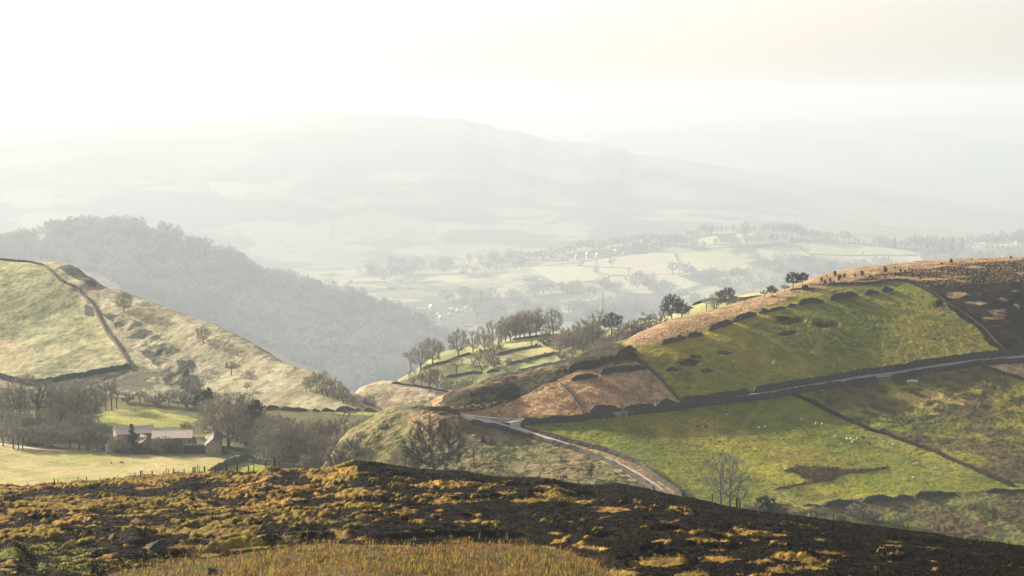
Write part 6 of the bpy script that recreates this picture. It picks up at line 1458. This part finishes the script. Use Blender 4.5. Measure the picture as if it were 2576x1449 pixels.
# ================================================================== GRASS OF THE MOOR
def scatter(n, fn, seed, moor=moor, back=60, mult=4):
    r = np.random.default_rng(seed); nr, nc = moor.Y.shape
    i = r.integers(0, nr - back, n * mult); j = r.integers(0, nc - 1, n * mult); f, g = r.random(n * mult), r.random(n * mult)
    def s_(A): return A[i, j] * (1 - f) * (1 - g) + A[i + 1, j] * f * (1 - g) + A[i, j + 1] * (1 - f) * g + A[i + 1, j + 1] * f * g
    x, y, z, u, v = s_(moor.X), s_(moor.Y), s_(moor.Z), s_(moor.U), s_(moor.V)
    ok = fn(u, v, x, y, r) & (u > -30) & (u < 2606) & (v < 1485)
    k = np.nonzero(ok)[0][:n]
    return x[k], y[k], z[k], u[k], v[k], r
def blades(name, label, x, y, z, hgt, wd, lean, col, r, m, per=1):
    n = len(x) * per
    x, y, z = (np.repeat(a, per) for a in (x, y, z)); col = np.repeat(col, per, 0); hgt = np.repeat(hgt, per) if np.ndim(hgt) else np.full(n, hgt)
    x = x + r.normal(0, .09, n); y = y + r.normal(0, .09, n)
    h = hgt * r.uniform(.5, 1.2, n); a = r.uniform(0, 2 * np.pi, n); w = wd * r.uniform(.7, 1.4, n); l = np.abs(r.normal(0, lean, n)) * h; b = r.uniform(0, 2 * np.pi, n)
    dx, dy = np.cos(a) * w / 2, np.sin(a) * w / 2; lx, ly = np.cos(b) * l + .18 * h, np.sin(b) * l
    V = np.stack([np.stack([x - dx, y - dy, z - .05], -1), np.stack([x + dx, y + dy, z - .05], -1), np.stack([x + dx * .8 + lx * .35, y + dy * .8 + ly * .35, z + h * .6], -1),
                  np.stack([x - dx * .8 + lx * .35, y - dy * .8 + ly * .35, z + h * .6], -1), np.stack([x + lx, y + ly, z + h * (1 - .3 * np.minimum(1, l / h))], -1)], 1).reshape(-1, 3)
    k = np.arange(n)[:, None] * 5
    q4 = k + np.array([[0, 1, 2, 3]]); q3 = k + np.array([[3, 2, 4]])
    cc = np.repeat(col * r.uniform(.65, 1.3, (n, 1)), 5, 0)
    o = link(name, mesh_np(name, V, [q4, q3], [m], False, cc)); tag(o, label, 'grass', kind='stuff')
M_blade = blade_mat('moor_grass_blades', .45)
x, y, z, u, v, r = scatter(34000, lambda u, v, x, y, r: (moor_gold(u, v, x, y) > .55) & ~inpoly(u, v, STRAW) & ~inpoly(u, v, MOSS), 1)
col = lerp(np.tile(np.array([.29, .172, .04]), (len(x), 1)), (.20, .145, .031), sm(.45, .62, fbm(x, y, 11, 3, 88)))
blades('tussock_grass', 'golden tussock grass scattered over the near moor', x, y, z, .15, .03, .7, col, r, M_blade, 3)
x, y, z, u, v, r = scatter(27000, lambda u, v, x, y, r: inpoly(u + 20 * (fbm(x, y, 4, 3, 101) - .5) + r.normal(0, 22, len(u)), v + 12 * (fbm(x, y, 4, 3, 102) - .5) + r.normal(0, 10, len(u)), STRAW) & (r.random(len(u)) < .35 + .65 * sm(.35, .6, fbm(x, y, 3, 3, 120))), 2)
col = lerp(np.tile(np.array([.27, .165, .05]), (len(x), 1)), (.07, .043, .016), (r.random(len(x)) < .45) * 1.0); col = lerp(col, (.22, .22, .03), (r.random(len(x)) < .14) * 1.)
blades('straw_grass', 'tall straw brown grass along the bottom of the moor', x, y, z, np.where(r.random(len(x)) < .15, .62, .15 + .3 * fbm(x, y, 2.2, 2, 121)), .038, .35, col, r, M_blade, 3)
x, y, z, u, v, r = scatter(9000, lambda u, v, x, y, r: inpoly(u + 24 * (fbm(x, y, 4, 3, 101) - .5), v + 14 * (fbm(x, y, 4, 3, 102) - .5), MOSS) & (fbm(x, y, 2.2, 4, 103, .6) > .50), 3)
blades('moss_grass', 'bright yellow green moss and short grass at the lower left', x, y, z, .13, .03, .6, np.tile(np.array([.13, .13, .016]), (len(x), 1)), r, M_blade, 4)
x, y, z, u, v, r = scatter(66000, lambda u, v, x, y, r: (moor_gold(u, v, x, y) < .5) & ~inpoly(u, v, STRAW), 4)
col = lerp(np.tile(np.array([.007, .0055, .0035]), (len(x), 1)), (.028, .019, .009), (r.random(len(x)) < .25) * 1.)
blades('heather', 'dark brown heather covering most of the near moor', x, y, z,   .17, .05, .8, col, r, M_blade, 3)

def in_rush(u, v, x, y, r): return inpoly(u + r.normal(0, 5, len(u)), v + r.normal(0, 2.2, len(u)), RUSH) | (inpoly(u + r.normal(0, 16, len(u)), v + r.normal(0, 7, len(u)), RUSH) & (fbm(x, y, 3, 3, 254) > .58))
x, y, z, u, v, r = scatter(7000, in_rush, 6, hill, 60, 30)
col = lerp(np.tile(np.array([.060, .045, .022]), (len(x), 1)), (.12, .085, .04), (r.random(len(x)) < .4) * 1.)
blades('rushes', 'dark brown rushes in a ragged leaf shaped patch on the sheep pasture', x, y, z, .55, .06, .4, col, r, M_blade, 3)
x, y, z, u, v, r = scatter(2600, lambda u, v, x, y, r: (v > 1040) & (fbm(x, y, 24, 3, 255) > .56) & (fbm(x, y, 4, 3, 256) > .56) & (u > 1330) & inpoly(u, v, [(1330, 1085), (1700, 1045), (2000, 1000), (2160, 1080), (2500, 1240), (2100, 1255), (1900, 1260), (1720, 1240), (1560, 1130)]), 7, hill, 60, 30)
col = lerp(np.tile(np.array([.07, .075, .025]), (len(x), 1)), (.14, .11, .04), (r.random(len(x)) < .3) * 1.)
blades('rush_tufts', 'scattered dark rush tufts in the green sheep pasture', x, y, z, .38, .05, .5, col, r, M_blade, 3)
x, y, z, u, v, r = scatter(9000, lambda u, v, x, y, r: inpoly(u, v, TAN1) | inpoly(u, v, STRIP), 8, hill, 60, 14)
col = lerp(np.tile(np.array([.58, .40, .21]), (len(x), 1)), (.30, .19, .095), (r.random(len(x)) < .45) * 1.)
blades('bracken', 'rusty dead bracken in the walled field and along the ridge', x, y, z, .45, .07, .8, col, r, M_blade, 3)
# ================================================================== AIR, LIGHT, CAMERA
hz = MB(); hz.box(-15500, 15500, -200, 22500, -901, 260)
hm, nt, b = mat('haze_air'); nt.nodes.remove(b)
pv = nt.nodes.new('ShaderNodeVolumePrincipled')
pv.inputs['Color'].default_value = (*HAZE_C, 1); pv.inputs['Density'].default_value = HAZE_D; pv.inputs['Anisotropy'].default_value = HAZE_G
nt.links.new(pv.outputs[0], nt.nodes['Material Output'].inputs['Volume'])
tag(hz.build('haze', hm), kind='stuff')

w = bpy.data.worlds.new('World'); bpy.context.scene.world = w; w.use_nodes = True
nt = w.node_tree; bg = nt.nodes['Background']
sky = nt.nodes.new('ShaderNodeTexSky'); sky.sky_type = 'NISHITA'; sky.sun_disc = False
sky.sun_elevation = SUN_EL; sky.sun_rotation = SUN_AZ; sky.altitude = 300
sky.air_density = SKY_AIR; sky.dust_density = SKY_DUST; sky.ozone_density = SKY_OZ
hs = nt.nodes.new('ShaderNodeHueSaturation'); hs.inputs['Saturation'].default_value = SKY_SAT
tm = nt.nodes.new('ShaderNodeMix'); tm.data_type = 'RGBA'; tm.blend_type = 'MULTIPLY'; tm.inputs[0].default_value = 1; tm.inputs[7].default_value = (*SKY_TINT, 1)
nt.links.new(sky.outputs[0], hs.inputs['Color']); nt.links.new(hs.outputs[0], tm.inputs[6]); nt.links.new(tm.outputs[2], bg.inputs['Color'])
bg.inputs['Strength'].default_value = SKY_STR

sl = bpy.data.lights.new('sun', 'SUN'); sl.energy = SUN_STR; sl.angle = math.radians(.53); sl.color = (1, .93, .80)
so = bpy.data.objects.new('sun', sl); C.objects.link(so)
sd = Vector((math.sin(SUN_AZ) * math.cos(SUN_EL), math.cos(SUN_AZ) * math.cos(SUN_EL), math.sin(SUN_EL)))
so.rotation_euler = sd.to_track_quat('Z', 'Y').to_euler(); so.location = (-100, 0, 100)

cd = bpy.data.cameras.new('camera'); cam = bpy.data.objects.new('camera', cd); C.objects.link(cam)
cd.sensor_width = 36; cd.lens = 36 * FOC / W_; cd.clip_start = 1; cd.clip_end = 60000
cam.rotation_euler = (math.pi / 2 - PITCH, 0, 0)
sc = bpy.context.scene; sc.camera = cam
sc.render.engine = 'CYCLES'
sc.cycles.use_denoising = True
sc.cycles.max_bounces = 6; sc.cycles.diffuse_bounces = 2; sc.cycles.glossy_bounces = 2; sc.cycles.transmission_bounces = 4
sc.cycles.volume_bounces = 0; sc.cycles.transparent_max_bounces = 8
sc.cycles.sample_clamp_indirect = 4
vs = sc.view_settings; vs.view_transform = 'Standard'; vs.look = 'None'; vs.exposure = EXPOSURE; vs.gamma = 1; vs.use_curve_mapping = False
